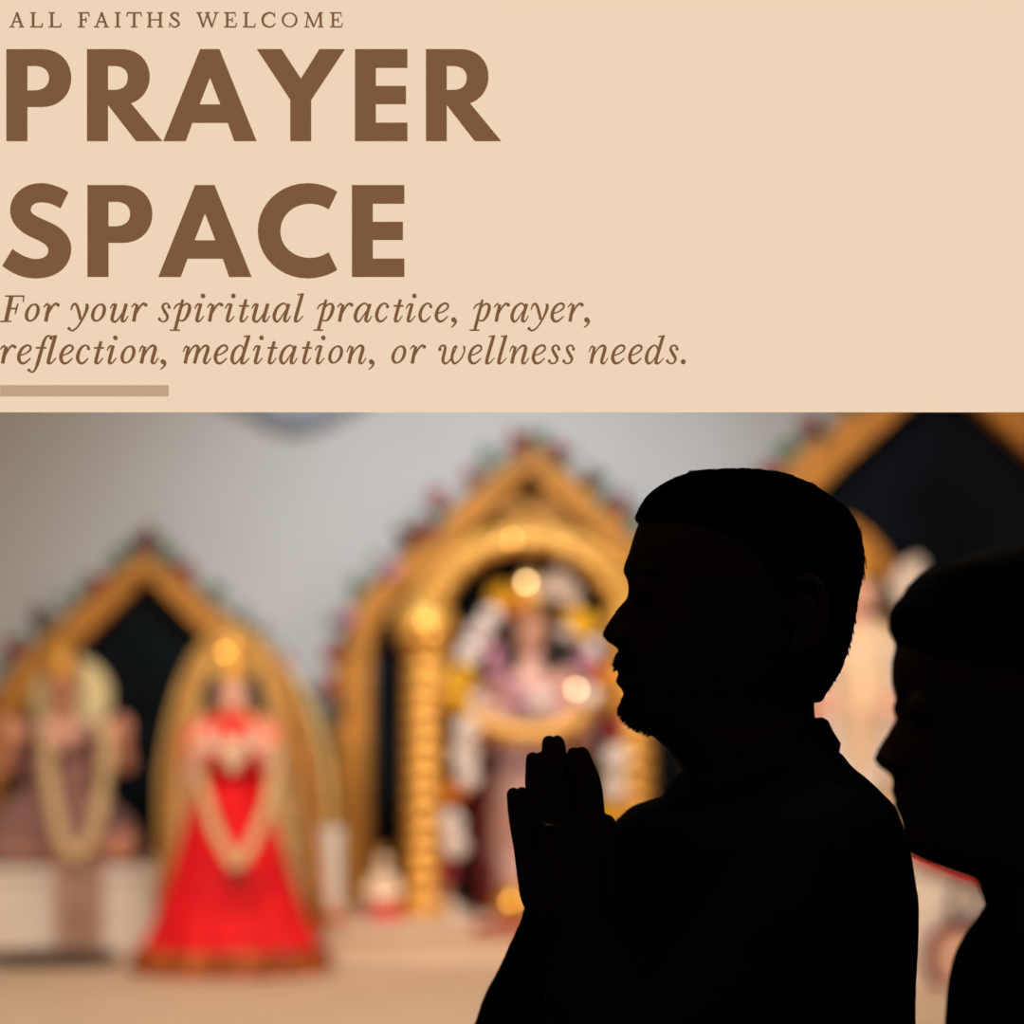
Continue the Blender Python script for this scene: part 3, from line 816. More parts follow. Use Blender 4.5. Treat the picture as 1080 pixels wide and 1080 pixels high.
def leaves(bm, c, r, rnd_, n=7):
    for k in range(n):
        a = 2 * pi * rnd_.random(); l = r * rnd_.uniform(.8, 1.35)
        d = Vector((cos(a), rnd_.uniform(-.6, .1), sin(a)))
        s = d.cross(Vector((0, 1, 0))).normalized() * l * .22
        p = Vector(c); tip = p + d * l; mid = p + d * l * .5
        n_ = Vector((0, -.003, 0))
        vs = [bm.verts.new(q) for q in (p, mid + s, tip, mid - s)]
        vb = [bm.verts.new(q + n_ * -1) for q in (p, mid + s, tip, mid - s)]
        bm.faces.new(vs); bm.faces.new(list(reversed(vb)))
        for i in range(4): bm.faces.new((vs[i], vs[(i + 1) % 4], vb[(i + 1) % 4], vb[i]))


def garland(label, path, Y, group, seed, size=1.0, step=.095, apex=True):
    rnd_ = random.Random(seed)
    # path: (x, z) points along the arch's upper edge
    g = thing('flower_garland', label, 'garland', (path[0][0], Y, path[0][1]), group)
    bm = bmesh.new(); tube(bm, [(x, Y, z, .006) for x, z in path], 8, 2); obj('garland_stem', bm, M['twig'], g, True)
    acc, k = 0.0, 0
    pts = []
    for a, b in zip(path, path[1:]):
        d = sqrt((a[0] - b[0]) ** 2 + (a[1] - b[1]) ** 2)
        while acc < d:
            t = acc / d; pts.append((a[0] + (b[0] - a[0]) * t, a[1] + (b[1] - a[1]) * t)); acc += step
        acc -= d
    for x, z in pts:
        j = lambda s: rnd_.uniform(-s, s)
        c = (x + j(.012), Y - .03 + j(.012), z + .012 + j(.012))
        bm = bmesh.new(); leaves(bm, c, .05 * size, rnd_, 9); obj('leaf_spray', bm, M['leaf'], g)
        if rnd_.random() < .58:
            mt = rnd_.choice(['petal_r', 'petal_r', 'petal_p', 'petal_m', 'petal_m'])
            c2 = (c[0] + j(.03), c[1] - .02, c[2] + j(.022) + .01)
            bm = bmesh.new(); flower(bm, c2, .03 * size * rnd_.uniform(.8, 1.2), rnd_); obj('flower', bm, M[mt], g, True)
    return g


def pleats(name, ri, Y, zbase, m, parent, cxw, n=121, waves=15):
    """cloth hung in soft folds behind the arch opening"""
    half = sorted((abs(x - cxw), z) for x, z in ri)
    w = half[-1][0]
    F, B = [], []
    for k in range(n):
        x = -w + 2 * w * k / (n - 1)
        zt_ = interp([(a, z) for a, z in half[:-1]], abs(x))
        for lst, dy in ((F, 0), (B, .006)):
            lst.append([(cxw + x, Y + .03 + .013 * sin(pi * 2 * waves * k / n + 1.3 * sin(t * 3 + k * .11)) * (.35 + .65 * t) + dy, zt_ + (zbase - zt_) * t) for t in [i / 14 for i in range(15)]])
    bm = bmesh.new()
    rings(bm, [f + list(reversed(b)) for f, b in zip(F, B)])
    return obj(name, bm, m, parent, True)


# left shrine ------------------------------------------------------------
YS = 6.95
lo_o = [(0, 580), (28, 601), (58, 629), (90, 655), (122, 684), (152, 722), (172, 765), (184, 810), (188, 870)]
lo_i = [(0, 611), (22, 632), (45, 656), (70, 681), (96, 706), (120, 738), (138, 778), (149, 820), (153, 870)]
LZ = 1.03
s1 = thing('shrine', 'left pointed arch shrine of honey wood with a black drape inside', 'shrine', (X(157, YS), YS, DZ), 'pointed arch shrines')
bm = bmesh.new()
ro, lo, ri, li = band(bm, lo_o, lo_i, 157, YS, HY + (CZ - DZ) / YS * FPX, YS - .05, YS + .05)
obj('arch_frame', bm, M['wood'], s1, bevel=.008)
pleats('back_drape', ri, YS, DZ + .002, M['black'], s1, X(157, YS))
garland('flower garland with a leafy tip on the small left arch', [(p[0], p[1] + .012) for p in (list(reversed(lo[:-2])) + ro[1:-2])], YS - .01, 'flower garlands on the arches', 4, .9)
bm = bmesh.new()
lathe(bm, [(.012, 0), (.02, .012), (.009, .02), (.026, .035), (.03, .05), (.02, .066), (.008, .078), (.001, .095)], (X(157, YS), YS, Z(582, YS)), 16)
obj('finial', bm, M['maroon'], s1, True)

# centre shrine ----------------------------------------------------------
ce_o = [(0, 466), (28, 492), (60, 520), (92, 548), (122, 576), (150, 600), (176, 627), (194, 658), (203, 700), (205, 760)]
ce_i = [(0, 502), (24, 524), (52, 550), (82, 578), (108, 602), (132, 624), (152, 646), (163, 668), (168, 705), (169, 760)]
s2 = thing('shrine', 'large central pointed arch shrine of gilded wood behind the praying hands', 'shrine', (X(560, YS), YS, DZ), 'pointed arch shrines')
floorpy = HY + (CZ - DZ) / YS * FPX
bm = bmesh.new()
ro, lo, ri, li = band(bm, ce_o, ce_i, 560, YS, floorpy, YS - .06, YS + .05)
obj('arch_frame', bm, M['wood'], s2, bevel=.008)
pleats('back_drape', ri, YS, DZ + .002, M['black'], s2, X(560, YS))
# carved infill between the frame and the round arch, pierced by leaf-shaped openings
inr, inl = arch_outline([(0, 508), (52, 555), (108, 607), (146, 646), (146, 665)], 560, YS, 668)
arc = [(X(560 + 128 * cos(a), YS), Z(676 - 112 * sin(a), YS)) for a in [pi * k / 24 for k in range(25)]]
poly = inr[:-1] + arc + list(reversed(inl[1:-1]))


def eye_hole(px, py, w, h, ang):
    out = []
    for k in range(16):
        a = 2 * pi * k / 16
        x = w * cos(a); y = h * sin(a) * (1 - .35 * abs(cos(a)))
        out.append((X(px + x * cos(ang) - y * sin(ang), YS), Z(py + x * sin(ang) + y * cos(ang), YS)))
    return out


bm = bmesh.new()
prism(bm, poly, [eye_hole(559, 522, 13, 11, 0), eye_hole(519, 552, 15, 8, -.65), eye_hole(609, 553, 15, 8, .65), eye_hole(463, 603, 15, 7, -.8), eye_hole(657, 603, 15, 7, .8)], YS - .03, YS + .02)
obj('carved_infill', bm, M['tymp'], s2, bevel=.003)
garland('long flower garland over the tall central arch', [(p[0], p[1] + .012) for p in (list(reversed(lo[:-1])) + ro[1:-1])], YS - .02, 'flower garlands on the arches', 8, 1.0)
bm = bmesh.new()
flower(bm, (X(562, YS), YS - .03, Z(464, YS)), .03, random.Random(2)); obj('finial_flower', bm, M['petal_m'], s2, True)

# right shrine -----------------------------------------------------------
YR = 6.25
ri_o = [(0, 352), (40, 388), (81, 424), (122, 457), (164, 490), (190, 525), (204, 570), (210, 620), (212, 680)]
ri_i = [(0, 398), (39, 434), (78, 470), (117, 505), (140, 532), (155, 566), (162, 610), (164, 645), (165, 680)]
s3 = thing('shrine', 'right pointed arch shrine with dark glossy drape, top hidden behind the sign', 'shrine', (X(992, YR), YR, DZ), 'pointed arch shrines')
fpR = HY + (CZ - DZ) / YR * FPX
bm = bmesh.new()
ro, lo, ri, li = band(bm, ri_o, ri_i, 992, YR, fpR, YR - .06, YR + .05)
obj('arch_frame', bm, M['wood'], s3, bevel=.008)
pleats('back_drape', ri, YR, DZ + .002, M['navy'], s3, X(992, YR))
garland('flower garland on the right arch above the dark drape', [(p[0], p[1] + .012) for p in (list(reversed(lo[:-2])) + ro[1:-2])], YR - .02, 'flower garlands on the arches', 21, 1.0)

# ------------------------------------------------------------------ pedestals
def pedestal(label, x0, x1, y0, y1, ztop, m, loc, grp='stone pedestals on the dais'):
    t = thing('pedestal', label, 'pedestal', (loc[0], loc[1], DZ), grp)
    obj('body', boxm(x0, x1, y0, y1, DZ, ztop - .035), m, t, bevel=.006)
    obj('top_slab', boxm(x0 - .012, x1 + .012, y0 - .015, y1, ztop - .035, ztop), m, t, bevel=.008)
    return t


PL = 6.4
zl = Z(915, PL)
pedestal('low peach stone pedestal under the seated mauve idol', X(-150, PL), X(163, PL), PL, 6.88, zl, M['pale'], (X(10, PL), PL + .2))
PC = 6.2
zc_ = Z(976, PC)
pedestal('wide peach stone pedestal under the central shrine idol', X(348, PC), X(800, PC), PC, 6.87, zc_, M['stone'], (X(560, PC), PC + .2))
PR = 5.7
zr = Z(905, PR)
pedestal('tall pale stone pedestal under the cream idol behind the two people', X(830, PR), X(1180, PR), PR, 6.17, zr, M['pale'], (X(1000, PR), PR + .2))


# ------------------------------------------------------------------ idols
def P3(px, py, Y, r=None):
    v = at(px, py, Y)
    return (v.x, v.y, v.z) if r is None else (v.x, v.y, v.z, r * Y / FPX)


def face_bits(bm, px, py, Y, r, front):
    """head with nose, chin, brows and ears facing the hall"""
    k = Y / FPX
    ball(bm, P3(px, py, Y), r * k, 3, (.86, .95, 1.12))
    ball(bm, P3(px, py + r * .62, Y - .2 * r * k), r * k * .55, 2)
    yf = Y - r * k * .95
    tube(bm, [P3(px, py - r * .2, yf + .04 * r * k, r * .08), P3(px, py + r * .22, yf - .16 * r * k, r * .15), P3(px, py + r * .3, yf, r * .1)], 8, 2)
    for s in (-1, 1):
        ball(bm, P3(px + s * r * .36, py - r * .08, yf + .14 * r * k), r * k * .14, 2, (1.5, .6, .8))
        ball(bm, P3(px + s * r * .88, py + r * .05, Y), r * k * .2, 2, (.5, .7, 1.3))
    ball(bm, P3(px, py + r * .52, yf + .06 * r * k), r * k * .13, 2, (1.7, .6, .6))


def strand(pts, Y, r, bead=True, rnd_=None):
    """a flower string: overlapping blooms along a line"""
    rnd_ = rnd_ or random.Random(1)
    bm = bmesh.new()
    C = catmull([(p[0], p[1], p[2] if len(p) > 2 else Y) for p in pts], 8)
    k = Y / FPX
    last = None
    for c in C:
        v = at(c[0], c[1], c[2])
        if last is not None and (v - last).length < r * k * .8: continue
        last = v
        ball(bm, v, r * k * rnd_.uniform(.9, 1.15), 1, (1, .8, 1))
    tube(bm, [(*at(*c), r * k * .5) for c in C], 8, 1)
    return bm


# red-dressed goddess ------------------------------------------------------
YG = 6.0
kG = YG / FPX
DGZ = DZ
gz = lambda py: Z(py, YG)
god = None
bm = bmesh.new()
face_bits(bm, 246, 733, YG, 19, 0)
blob(bm, [P3(246, 748, YG, 8), P3(246, 762, YG, 10), P3(246, 800, YG, 18), P3(246, 850, YG, 20), P3(244, 980, YG, 14)], 20)
for s in (-1, 1):
    blob(bm, [P3(246 + s * 10, 770, YG, 12), P3(246 + s * 40, 778, YG, 11), P3(246 + s * 46, 822, YG - .05, 9)], 12)
    blob(bm, [P3(246 + s * 46, 822, YG - .05, 9), P3(246 + s * 28, 792, YG - .14, 7)], 12)
    hx = 246 + s * 27
    for f in range(4):
        blob(bm, [P3(hx + f * 3 - 5, 790, YG - .14, 3), P3(hx + f * 3.4 - 6, 768 + abs(f - 1.5) * 2, YG - .15, 2.2)], 8, 1)
    blob(bm, [P3(hx - s * 6, 792, YG - .14, 3), P3(hx - s * 12, 780, YG - .15, 2.4)], 8, 1)
god = link('idol', remeshed(bm, .005, 2), M['skin_i'])
tag(god, 'standing idol in a flared red dress with cream garland in front of the left arch', 'statue', 'temple idols')
# dress
fl = lambda a, z: .05 * sin(a * 13 + z * 3) * max(0, min(1, (gz(800) - gz(1020) - z) * 3.2))
hz0 = DZ + .004
H = gz(775) - hz0
bm = bmesh.new()
prof = [(.012, H + .056), (.034, H + .054), (.07, H + .034), (.096, H), (.104, H * .93), (.098, H * .84), (.103, H * .76), (.125, H * .6), (.155, H * .42), (.19, H * .24), (.23, H * .1), (.252, .02), (.247, 0.0), (.1, .0)]
lathe(bm, prof, (X(243, YG), YG, hz0), 96, 1, .62, lambda a, z: .045 * sin(a * 15 + z * 4) * max(0, 1 - z / (H * .75)))
dress = obj('dress', bm, M['red'], god, True)
peach = mat('peach_silk', (238, 134, 106), .6)
for s in (-1, 1):
    bm = bmesh.new()
    tube(bm, [P3(246 + s * 20, 766, YG, 14), P3(246 + s * 37, 775, YG, 14), P3(246 + s * 43, 808, YG - .03, 12)], 16, 4)
    obj('dress_sleeve', bm, peach, dress, True)
bm = bmesh.new()
rs = []
for z, r in ((.004, .256), (.03, .2535), (.06, .2465), (.063, .2415)):
    rs.append([(X(243, YG) + r * (1 + .045 * sin(a * 15 + z * 4)) * 1.01 * cos(a), YG + r * (1 + .045 * sin(a * 15 + z * 4)) * 1.01 * sin(a) * .62, hz0 + z) for a in [2 * pi * i / 96 for i in range(96)]])
rings(bm, rs, cap=False)
obj('dress_hem', bm, M['redtrim'], dress, True)
bm = bmesh.new()                              # black hair falling at both sides of the face
for s in (-1, 1):
    tube(bm, [P3(246 + s * 8, 712, YG + .01, 10), P3(246 + s * 22, 724, YG + .012, 10), P3(246 + s * 26, 745, YG + .02, 9), P3(246 + s * 30, 765, YG + .03, 6)], 12, 5)
ball(bm, P3(246, 725, YG + .03), 21 * kG, 3, (1, .8, 1.05))
obj('hair', bm, M['hair_i'], god, True)
bm = bmesh.new()                              # tall crown with a boss
lathe(bm, [(.05, 0), (.054, .012), (.046, .02), (.05, .03), (.043, .05), (.046, .058), (.034, .08), (.036, .088), (.02, .108), (.022, .115), (.008, .13), (.001, .145)], P3(245, 717, YG), 28)
crown = obj('crown', bm, M['gold2'], god, True)
bm = bmesh.new(); ball(bm, P3(237, 688, YG - .055), .0055, 2); obj('crown_glint', bm, M['glow_bead2'], crown, True)  # emissive bead standing in for a glint on the gilded crown
bm = bmesh.new()                              # broad gold necklace
for i, (w, py) in enumerate(((13, 780), (16, 788), (12, 794))):
    tube(bm, [P3(246 - w, py - 8, YG - .075, 4), P3(246 - w * .5, py + 6, YG - .115, 5), P3(246, py + 12, YG - .122, 6), P3(246 + w * .5, py + 6, YG - .115, 5), P3(246 + w, py - 8, YG - .075, 4)], 10, 5)
ball(bm, P3(246, 808, YG - .125), 7 * kG, 2)
obj('necklace', bm, M['cream'], god, True)
garl = obj('garland', strand([(207, 790, YG - .07), (212, 825, YG - .1), (224, 868, YG - .15), (240, 900, YG - .18), (249, 912, YG - .185), (262, 896, YG - .18), (278, 862, YG - .15), (288, 825, YG - .1), (292, 790, YG - .07)], YG, 7.5, rnd_=random.Random(3)), M['flower'], god, True)
bm = bmesh.new(); flower(bm, P3(250, 926, YG - .19), .028, random.Random(7)); obj('garland_tassel', bm, M['petal_r'], garl, True)

# straw-gold net hood standing behind the goddess
hood = thing('net_hood', 'straw gold net hood flaring behind the red dressed idol', 'drapery', (X(250, 6.25), 6.25, DZ))
rows_ = [(655, 242, 8), (668, 242, 26), (690, 246, 46), (720, 250, 64), (760, 254, 79), (810, 256, 90), (860, 257, 92), (910, 256, 91), (960, 255, 90), (985, 255, 90)]
rs_o, rs_i = [], []
for py, c, hw in rows_:
    for lst, dd in ((rs_o, 0), (rs_i, .006)):
        ring = []
        for k in range(49):
            a = -.25 + (pi + .5) * k / 48
            pl = 1 + .025 * sin(k * 1.9)
            ring.append((X(c, 6.25) + (hw * 6.25 / FPX - dd) * pl * cos(a), 6.3 + (hw * 6.25 / FPX * .5 - dd) * pl * sin(a), max(DZ + .002, Z(py, 6.25))))
        lst.append(ring)
bm = bmesh.new()
rings(bm, rs_o, cap=False, closed=False); rings(bm, rs_i, cap=False, closed=False)
obj('net', bm, M['straw'], hood, True)
bm = bmesh.new()
for s in (-1, 1):
    tube(bm, [(X(245 + s * 12, 6.25), 6.24, Z(664, 6.25), .011), (X(247 + s * 34, 6.25), 6.235, Z(700, 6.25), .013), (X(250 + s * 54, 6.25), 6.23, Z(750, 6.25), .016), (X(254 + s * 72, 6.25), 6.225, Z(830, 6.25), .014), (X(256 + s * 86, 6.25), 6.22, Z(960, 6.25), .012)], 12, 6)
obj('net_border', bm, M['gold'], hood, True)

# seated mauve idol ----------------------------------------------------------
YM = 6.55
bm = bmesh.new()
face_bits(bm, 66, 728, YM, 19, 0)
blob(bm, [P3(66, 745, YM, 8), P3(66, 765, YM, 16), P3(66, 810, YM, 22), P3(66, 860, YM, 22), P3(66, 890, YM, 8)], 18)
blob(bm, [P3(90, 775, YM, 14), P3(116, 800, YM, 12), P3(132, 806, YM - .06, 10)], 12)
blob(bm, [P3(132, 806, YM - .06, 10), P3(127, 775, YM - .1, 8)], 12)
for f in range(4):
    blob(bm, [P3(119 + f * 5, 775, YM - .1, 4.5), P3(118 + f * 5.4, 756 + abs(f - 1.5) * 2, YM - .1, 3.6)], 8, 1)
blob(bm, [P3(118, 780, YM - .1, 4.5), P3(110, 768, YM - .1, 3.6)], 8, 1)
blob(bm, [P3(42, 775, YM, 14), P3(14, 802, YM, 12), P3(2, 812, YM - .06, 10)], 12)
blob(bm, [P3(2, 812, YM - .06, 10), P3(12, 778, YM - .1, 9)], 12)
for f in range(4):
    blob(bm, [P3(4 + f * 5, 778, YM - .1, 4.5), P3(3 + f * 5.4, 758 + abs(f - 1.5) * 2, YM - .1, 3.6)], 8, 1)
blob(bm, [P3(20, 782, YM - .1, 4.5), P3(28, 770, YM - .1, 3.6)], 8, 1)
for s in (-1, 1):      # crossed knees
    blob(bm, [P3(66 + s * 14, 888, YM, 24), P3(66 + s * 62, 893, YM - .06, 18)], 14)
    blob(bm, [P3(66 + s * 62, 893, YM - .06, 17), P3(66, 902, YM - .12, 11)], 14)
idm = link('idol', remeshed(bm, .006, 2), M['skin_b'])
tag(idm, 'seated idol in mauve robes with round halo on the left pedestal', 'statue', 'temple idols')
bm = bmesh.new()
kM = YM / FPX
ball(bm, P3(66, 825, YM), 40 * kM, 3, (1.02, .72, 1.2))
lathe(bm, [(.12, .21), (.16, .17), (.205, .115), (.232, .06), (.238, .015), (.22, .0), (.05, 0)], (X(64, YM), YM - .0, zl + .003), 72, 1, .58, lambda a, z: .05 * sin(a * 11 + z * 20))
rm = remeshed(bm, .006, 2)
robe = meshpart('robe', rm, M['mauve'], idm)
bm = bmesh.new()
for s in (-1, 1):
    tube(bm, [P3(66 + s * 22, 768, YM, 16), P3(66 + s * 42, 788, YM, 17), P3(66 + s * 58, 812, YM - .02, 14)], 14, 4)
obj('robe_sleeves', bm, M['mauve'], robe, True)
bm = bmesh.new()      # sash hanging over the pedestal edge
rs = []
for py, y, w in ((905, YM - .13, 24), (913, PL - .02, 26), (920, PL - .028, 26), (950, PL - .03, 25), (985, PL - .03, 24), (1003, PL - .028, 22)):
    rs.append([(X(85 + w * (u / 6 - 1), PL), y - .006 * sin(u * 1.6), Z(py, PL if y < PL else y)) for u in range(13)])
rings(bm, rs, cap=False, closed=False)
bmesh.ops.solidify(bm, geom=bm.faces[:], thickness=.006)
obj('sash', bm, mat('pale_mauve_sash', (222, 184, 164), .75), idm, True)
bm = bmesh.new()
prism(bm, [(X(69 + 39 * cos(a), YM), Z(735 - 40 * sin(a), YM)) for a in [2 * pi * k / 48 for k in range(48)]], [], YM + .085, YM + .1)
halo = obj('halo_disc', bm, M['olive'], idm, bevel=.004)
bm = bmesh.new()
tube(bm, [(X(69 + 40 * cos(a), YM), YM + .088, Z(735 - 41 * sin(a), YM), .007) for a in [2 * pi * k / 48 for k in range(49)]], 8, 1)
obj('halo_rim', bm, M['olive'], halo, True)
bm = bmesh.new()
lathe(bm, [(.055, 0), (.058, .012), (.05, .03), (.052, .04), (.036, .07), (.038, .078), (.02, .1), (.004, .125)], P3(64, 715, YM), 24)
obj('crown', bm, M['gold'], idm, True)
obj('garland', strand([(48, 765, YM - .12), (50, 800, YM - .14), (56, 845, YM - .17), (66, 885, YM - .2), (80, 905, YM - .2), (96, 885, YM - .2), (106, 845, YM - .17), (112, 800, YM - .14), (110, 768, YM - .1)], YM, 9, rnd_=random.Random(6)), M['flower'], idm, True)
bm = bmesh.new()
for px, py, r in ((52, 770, 9), (66, 782, 10), (80, 772, 9)): ball(bm, P3(px, py, YM - .13), r * kM, 2)
obj('necklace', bm, M['skin_i'], idm, True)

# white flower heap by the idol's raised arm, at the left edge
def heap(name, label, cat, spots, Y, m, grp=None, seed=1, part='flower'):
    t = thing(name, label, cat, at(spots[0][0], spots[0][1], Y), grp)
    rnd_ = random.Random(seed)
    for px, py, r, dy, mm in spots:
        bm = bmesh.new(); flower(bm, at(px, py, Y + dy), r * Y / FPX, rnd_); obj(part, bm, M[mm], t, True)
    return t


# central deity ---------------------------------------------------------------
YD = 6.68
kD = YD / FPX
bm = bmesh.new()
face_bits(bm, 560, 664, YD, 24, 0)
blob(bm, [P3(560, 688, YD, 9), P3(560, 706, YD, 16), P3(560, 740, YD, 22), P3(560, 800, YD, 20), P3(560, 940, YD, 10)], 20)
for s in (-1, 1):
    blob(bm, [P3(560 + s * 30, 712, YD, 15), P3(560 + s * 56, 745, YD, 13), P3(560 + s * 58, 790, YD - .03, 11)], 14)
    blob(bm, [P3(560 + s * 58, 790, YD - .03, 11), P3(560 + s * 40, 765, YD - .14, 9)], 14)
    for f in range(4):
        blob(bm, [P3(560 + s * 40 + f * 5 - 8, 765, YD - .14, 4), P3(560 + s * 40 + f * 5.4 - 8, 742 + abs(f - 1.5) * 3, YD - .15, 3.2)], 8, 1)
    blob(bm, [P3(560 + s * 34, 768, YD - .14, 4), P3(560 + s * 22, 756, YD - .15, 3.2)], 8, 1)
idc = link('idol', remeshed(bm, .006, 2), M['skin_i'])
tag(idc, 'flower hung standing idol inside the gilded ring of the central shrine', 'statue', 'temple idols')
bm = bmesh.new()
Hd = Z(760, YD) - zc_ - .003
lathe(bm, [(.03, Hd + .13), (.095, Hd + .1), (.1, Hd), (.095, Hd * .8), (.11, Hd * .6), (.13, Hd * .3), (.15, Hd * .08), (.152, 0), (.05, 0)], (X(560, YD), YD, zc_ + .003), 64, 1, .65, lambda a, z: .04 * sin(a * 12))
robe = obj('robe', bm, M['mauve2'], idc, True)
bm = bmesh.new()
for px in (507, 613):
    tube(bm, [P3(px, 800, YD - .03, 6), P3(px, 870, YD - .05, 8), P3(px, 968, YD - .06, 9)], 10, 5)
tube(bm, [P3(513, 905, YD - .08, 12), P3(513, 968, YD - .09, 12)], 10, 3)
obj('robe_border', bm, M['maroon'], robe, True)
bm = bmesh.new()
for s in (-1, 1):
    tube(bm, [P3(560 + s * 12, 640, YD + .03, 12), P3(560 + s * 27, 660, YD + .01, 13), P3(560 + s * 27, 690, YD - .0, 13), P3(560 + s * 20, 706, YD - .04, 10)], 12, 5)
ball(bm, P3(560, 655, YD + .04), 27 * kD, 3)
obj('hair', bm, M['hair_i'], idc, True)
bm = bmesh.new()
lathe(bm, [(.062, 0), (.066, .012), (.056, .028), (.058, .04), (.042, .07), (.044, .08), (.024, .11), (.006, .135)], P3(558, 648, YD), 28)
crown = obj('crown', bm, M['gold2'], idc, True)
bm = bmesh.new(); ball(bm, P3(555, 614, YD - .06), .0062, 2); obj('crown_glint', bm, M['bulb'], crown, True)  # a glint off the gilding, put in as an emissive bead
rnd_ = random.Random(12)
# bank of blossoms round the head and shoulders
spots = [(590, 612, 15, 'petal_w'), (602, 628, 14, 'petal_w'), (578, 622, 12, 'petal_w'), (604, 648, 13, 'petal_y'), (616, 660, 15, 'petal_y'), (600, 668, 9, 'petal_w'), (528, 628, 14, 'petal_y'), (540, 640, 10, 'petal_o'), (518, 650, 12, 'petal_w'),
         (506, 668, 14, 'petal_w'), (494, 690, 14, 'petal_w'), (520, 690, 12, 'petal_p'), (526, 712, 13, 'petal_p'), (488, 715, 13, 'petal_y'), (484, 738, 14, 'petal_y'), (502, 742, 11, 'petal_w'), (618, 700, 13, 'petal_p'), (626, 684, 11, 'petal_w'), (632, 712, 12, 'petal_o'), (622, 735, 12, 'petal_w'),
         (492, 770, 14, 'petal_w'), (490, 796, 15, 'petal_w'), (494, 820, 13, 'petal_w'), (478, 838, 12, 'petal_o'), (476, 868, 14, 'petal_w'), (480, 892, 14, 'petal_w'), (472, 922, 12, 'petal_r'), (648, 770, 12, 'petal_r'), (650, 800, 15, 'petal_w'), (648, 830, 15, 'petal_w'), (640, 860, 13, 'petal_y'), (636, 890, 14, 'petal_w'),
         (548, 735, 12, 'petal_p'), (570, 740, 12, 'petal_w')]
hp = thing('flower_drape', 'long drape of white, yellow and pink blossoms around the central idol', 'flowers', at(560, 700, YD - .08))
for px, py, r, mm in spots:
    bm = bmesh.new(); flower(bm, at(px, py, (YD - .13 if 500 < px < 612 else 6.37) + rnd_.uniform(-.02, .02)), r * kD, rnd_); obj('flower', bm, M[mm], hp, True)

# the gilded ring and its columns in front of the deity -------------------------
YH = 6.46
ringt = thing('halo_arch', 'gilded ring on two ribbed columns around the central idol', 'arch', (X(557, YH), YH, zc_))
bm = bmesh.new()
n = 72
rs = []
for k in range(n):
    a = 2 * pi * k / n
    ro_, ri2 = 112 + 3 * sin(a * 24), 91
    mid = (ro_ + ri2) / 2
    rs.append([(X(557 + r * cos(a), YH), y, Z(673 - r * sin(a), YH)) for r, y in ((ro_, YH + .02), (ro_, YH - .02), (mid + 6, YH - .05), (mid - 6, YH - .05), (ri2, YH - .02), (ri2, YH + .02))])
rs.append(rs[0])
rings(bm, rs, cap=False)
ring_o = obj('halo_ring', bm, M['gold2'], ringt, True)
for k in range(20):
    a = 2 * pi * (k + .5) / 20
    bm = bmesh.new(); ball(bm, (X(557 + 103 * cos(a), YH), YH - .055, Z(673 - 103 * sin(a), YH)), .019, 2, (1, .6, 1)); obj('boss', bm, M['gold2'], ring_o, True)
for px, py, rr, mm in ((540, 569, .0058, 'glow_bead2'), (608, 727, .0056, 'bulb'), (449, 655, .006, 'glow_bead2'), (456, 668, .004, 'glow_bead2')):
    bm = bmesh.new(); ball(bm, P3(px, py, YH - .085), rr, 2); obj('ring_glow_bead', bm, M[mm], ringt, True)  # emissive beads added as bright points on the ring
for cxp in (448, 668):
    bm = bmesh.new()
    kk = YH / FPX
    zb_, zt_ = zc_ + .002, Z(640, YH)
    Ht = zt_ - zb_
    prof = [(.085, 0), (.085, .03), (.066, .045)]
    nrib = 13
    for i in range(nrib):
        z = .05 + (Ht - .2) * i / nrib; dz = (Ht - .2) / nrib
        prof += [(.043, z), (.063, z + dz * .25), (.064, z + dz * .55), (.043, z + dz * .98)]
    prof += [(.05, Ht - .14), (.075, Ht - .11), (.09, Ht - .06), (.085, Ht - .02), (.06, Ht), (.03, Ht + .03), (.004, Ht + .07)]
    lathe(bm, prof, (X(cxp, YH), YH, zb_), 32)
    obj('column', bm, M['gold2'], ringt, True)
bm = bmesh.new()
prism(bm, [(X(448, YH), Z(690, YH)), (X(466, YH), Z(640, YH)), (X(480, YH), Z(650, YH)), (X(470, YH), Z(700, YH))], [], YH - .02, YH + .02)
prism(bm, [(X(668, YH), Z(690, YH)), (X(650, YH), Z(640, YH)), (X(636, YH), Z(650, YH)), (X(646, YH), Z(700, YH))], [], YH - .02, YH + .02)
obj('ring_bracket', bm, M['gold'], ringt)

# gilded round arch of the shrine's opening
YA = 6.85
bm = bmesh.new()
rs = []
for k in range(41):
    a = pi * k / 40
    rs.append([(X(560 + r * cos(a), YA), y, Z(676 - (r - 14) * sin(a), YA)) for r, y in ((139, YA + .02), (139, YA - .03), (125, YA - .06), (110, YA - .03), (110, YA + .02))])
rings(bm, rs)
obj('round_arch', bm, M['gold'], s2, True)

# cream idol of the right shrine --------------------------------------------------
YC = 5.95
kC = YC / FPX
bm = bmesh.new()
face_bits(bm, 906, 628, YC, 24, 0)
blob(bm, [P3(906, 650, YC, 10), P3(908, 672, YC, 20), P3(910, 720, YC, 28), P3(912, 780, YC, 28), P3(915, 870, YC, 10)], 20)
for s in (-1, 1):
    blob(bm, [P3(908 + s * 34, 684, YC, 18), P3(908 + s * 62, 730, YC, 15), P3(908 + s * 60, 780, YC - .05, 13)], 14)
    blob(bm, [P3(908 + s * 60, 780, YC - .05, 13), P3(908 + s * 36, 752, YC - .14, 10)], 14)
    for f in range(4):
        blob(bm, [P3(908 + s * 36 + f * 5.5 - 8, 752, YC - .14, 4.5), P3(908 + s * 36 + f * 6 - 9, 728 + abs(f - 1.5) * 3, YC - .15, 3.6)], 8, 1)
    blob(bm, [P3(908 + s * 30, 756, YC - .14, 4.5), P3(908 + s * 18, 744, YC - .15, 3.6)], 8, 1)
idr = link('idol', remeshed(bm, .006, 2), M['skin_i'])
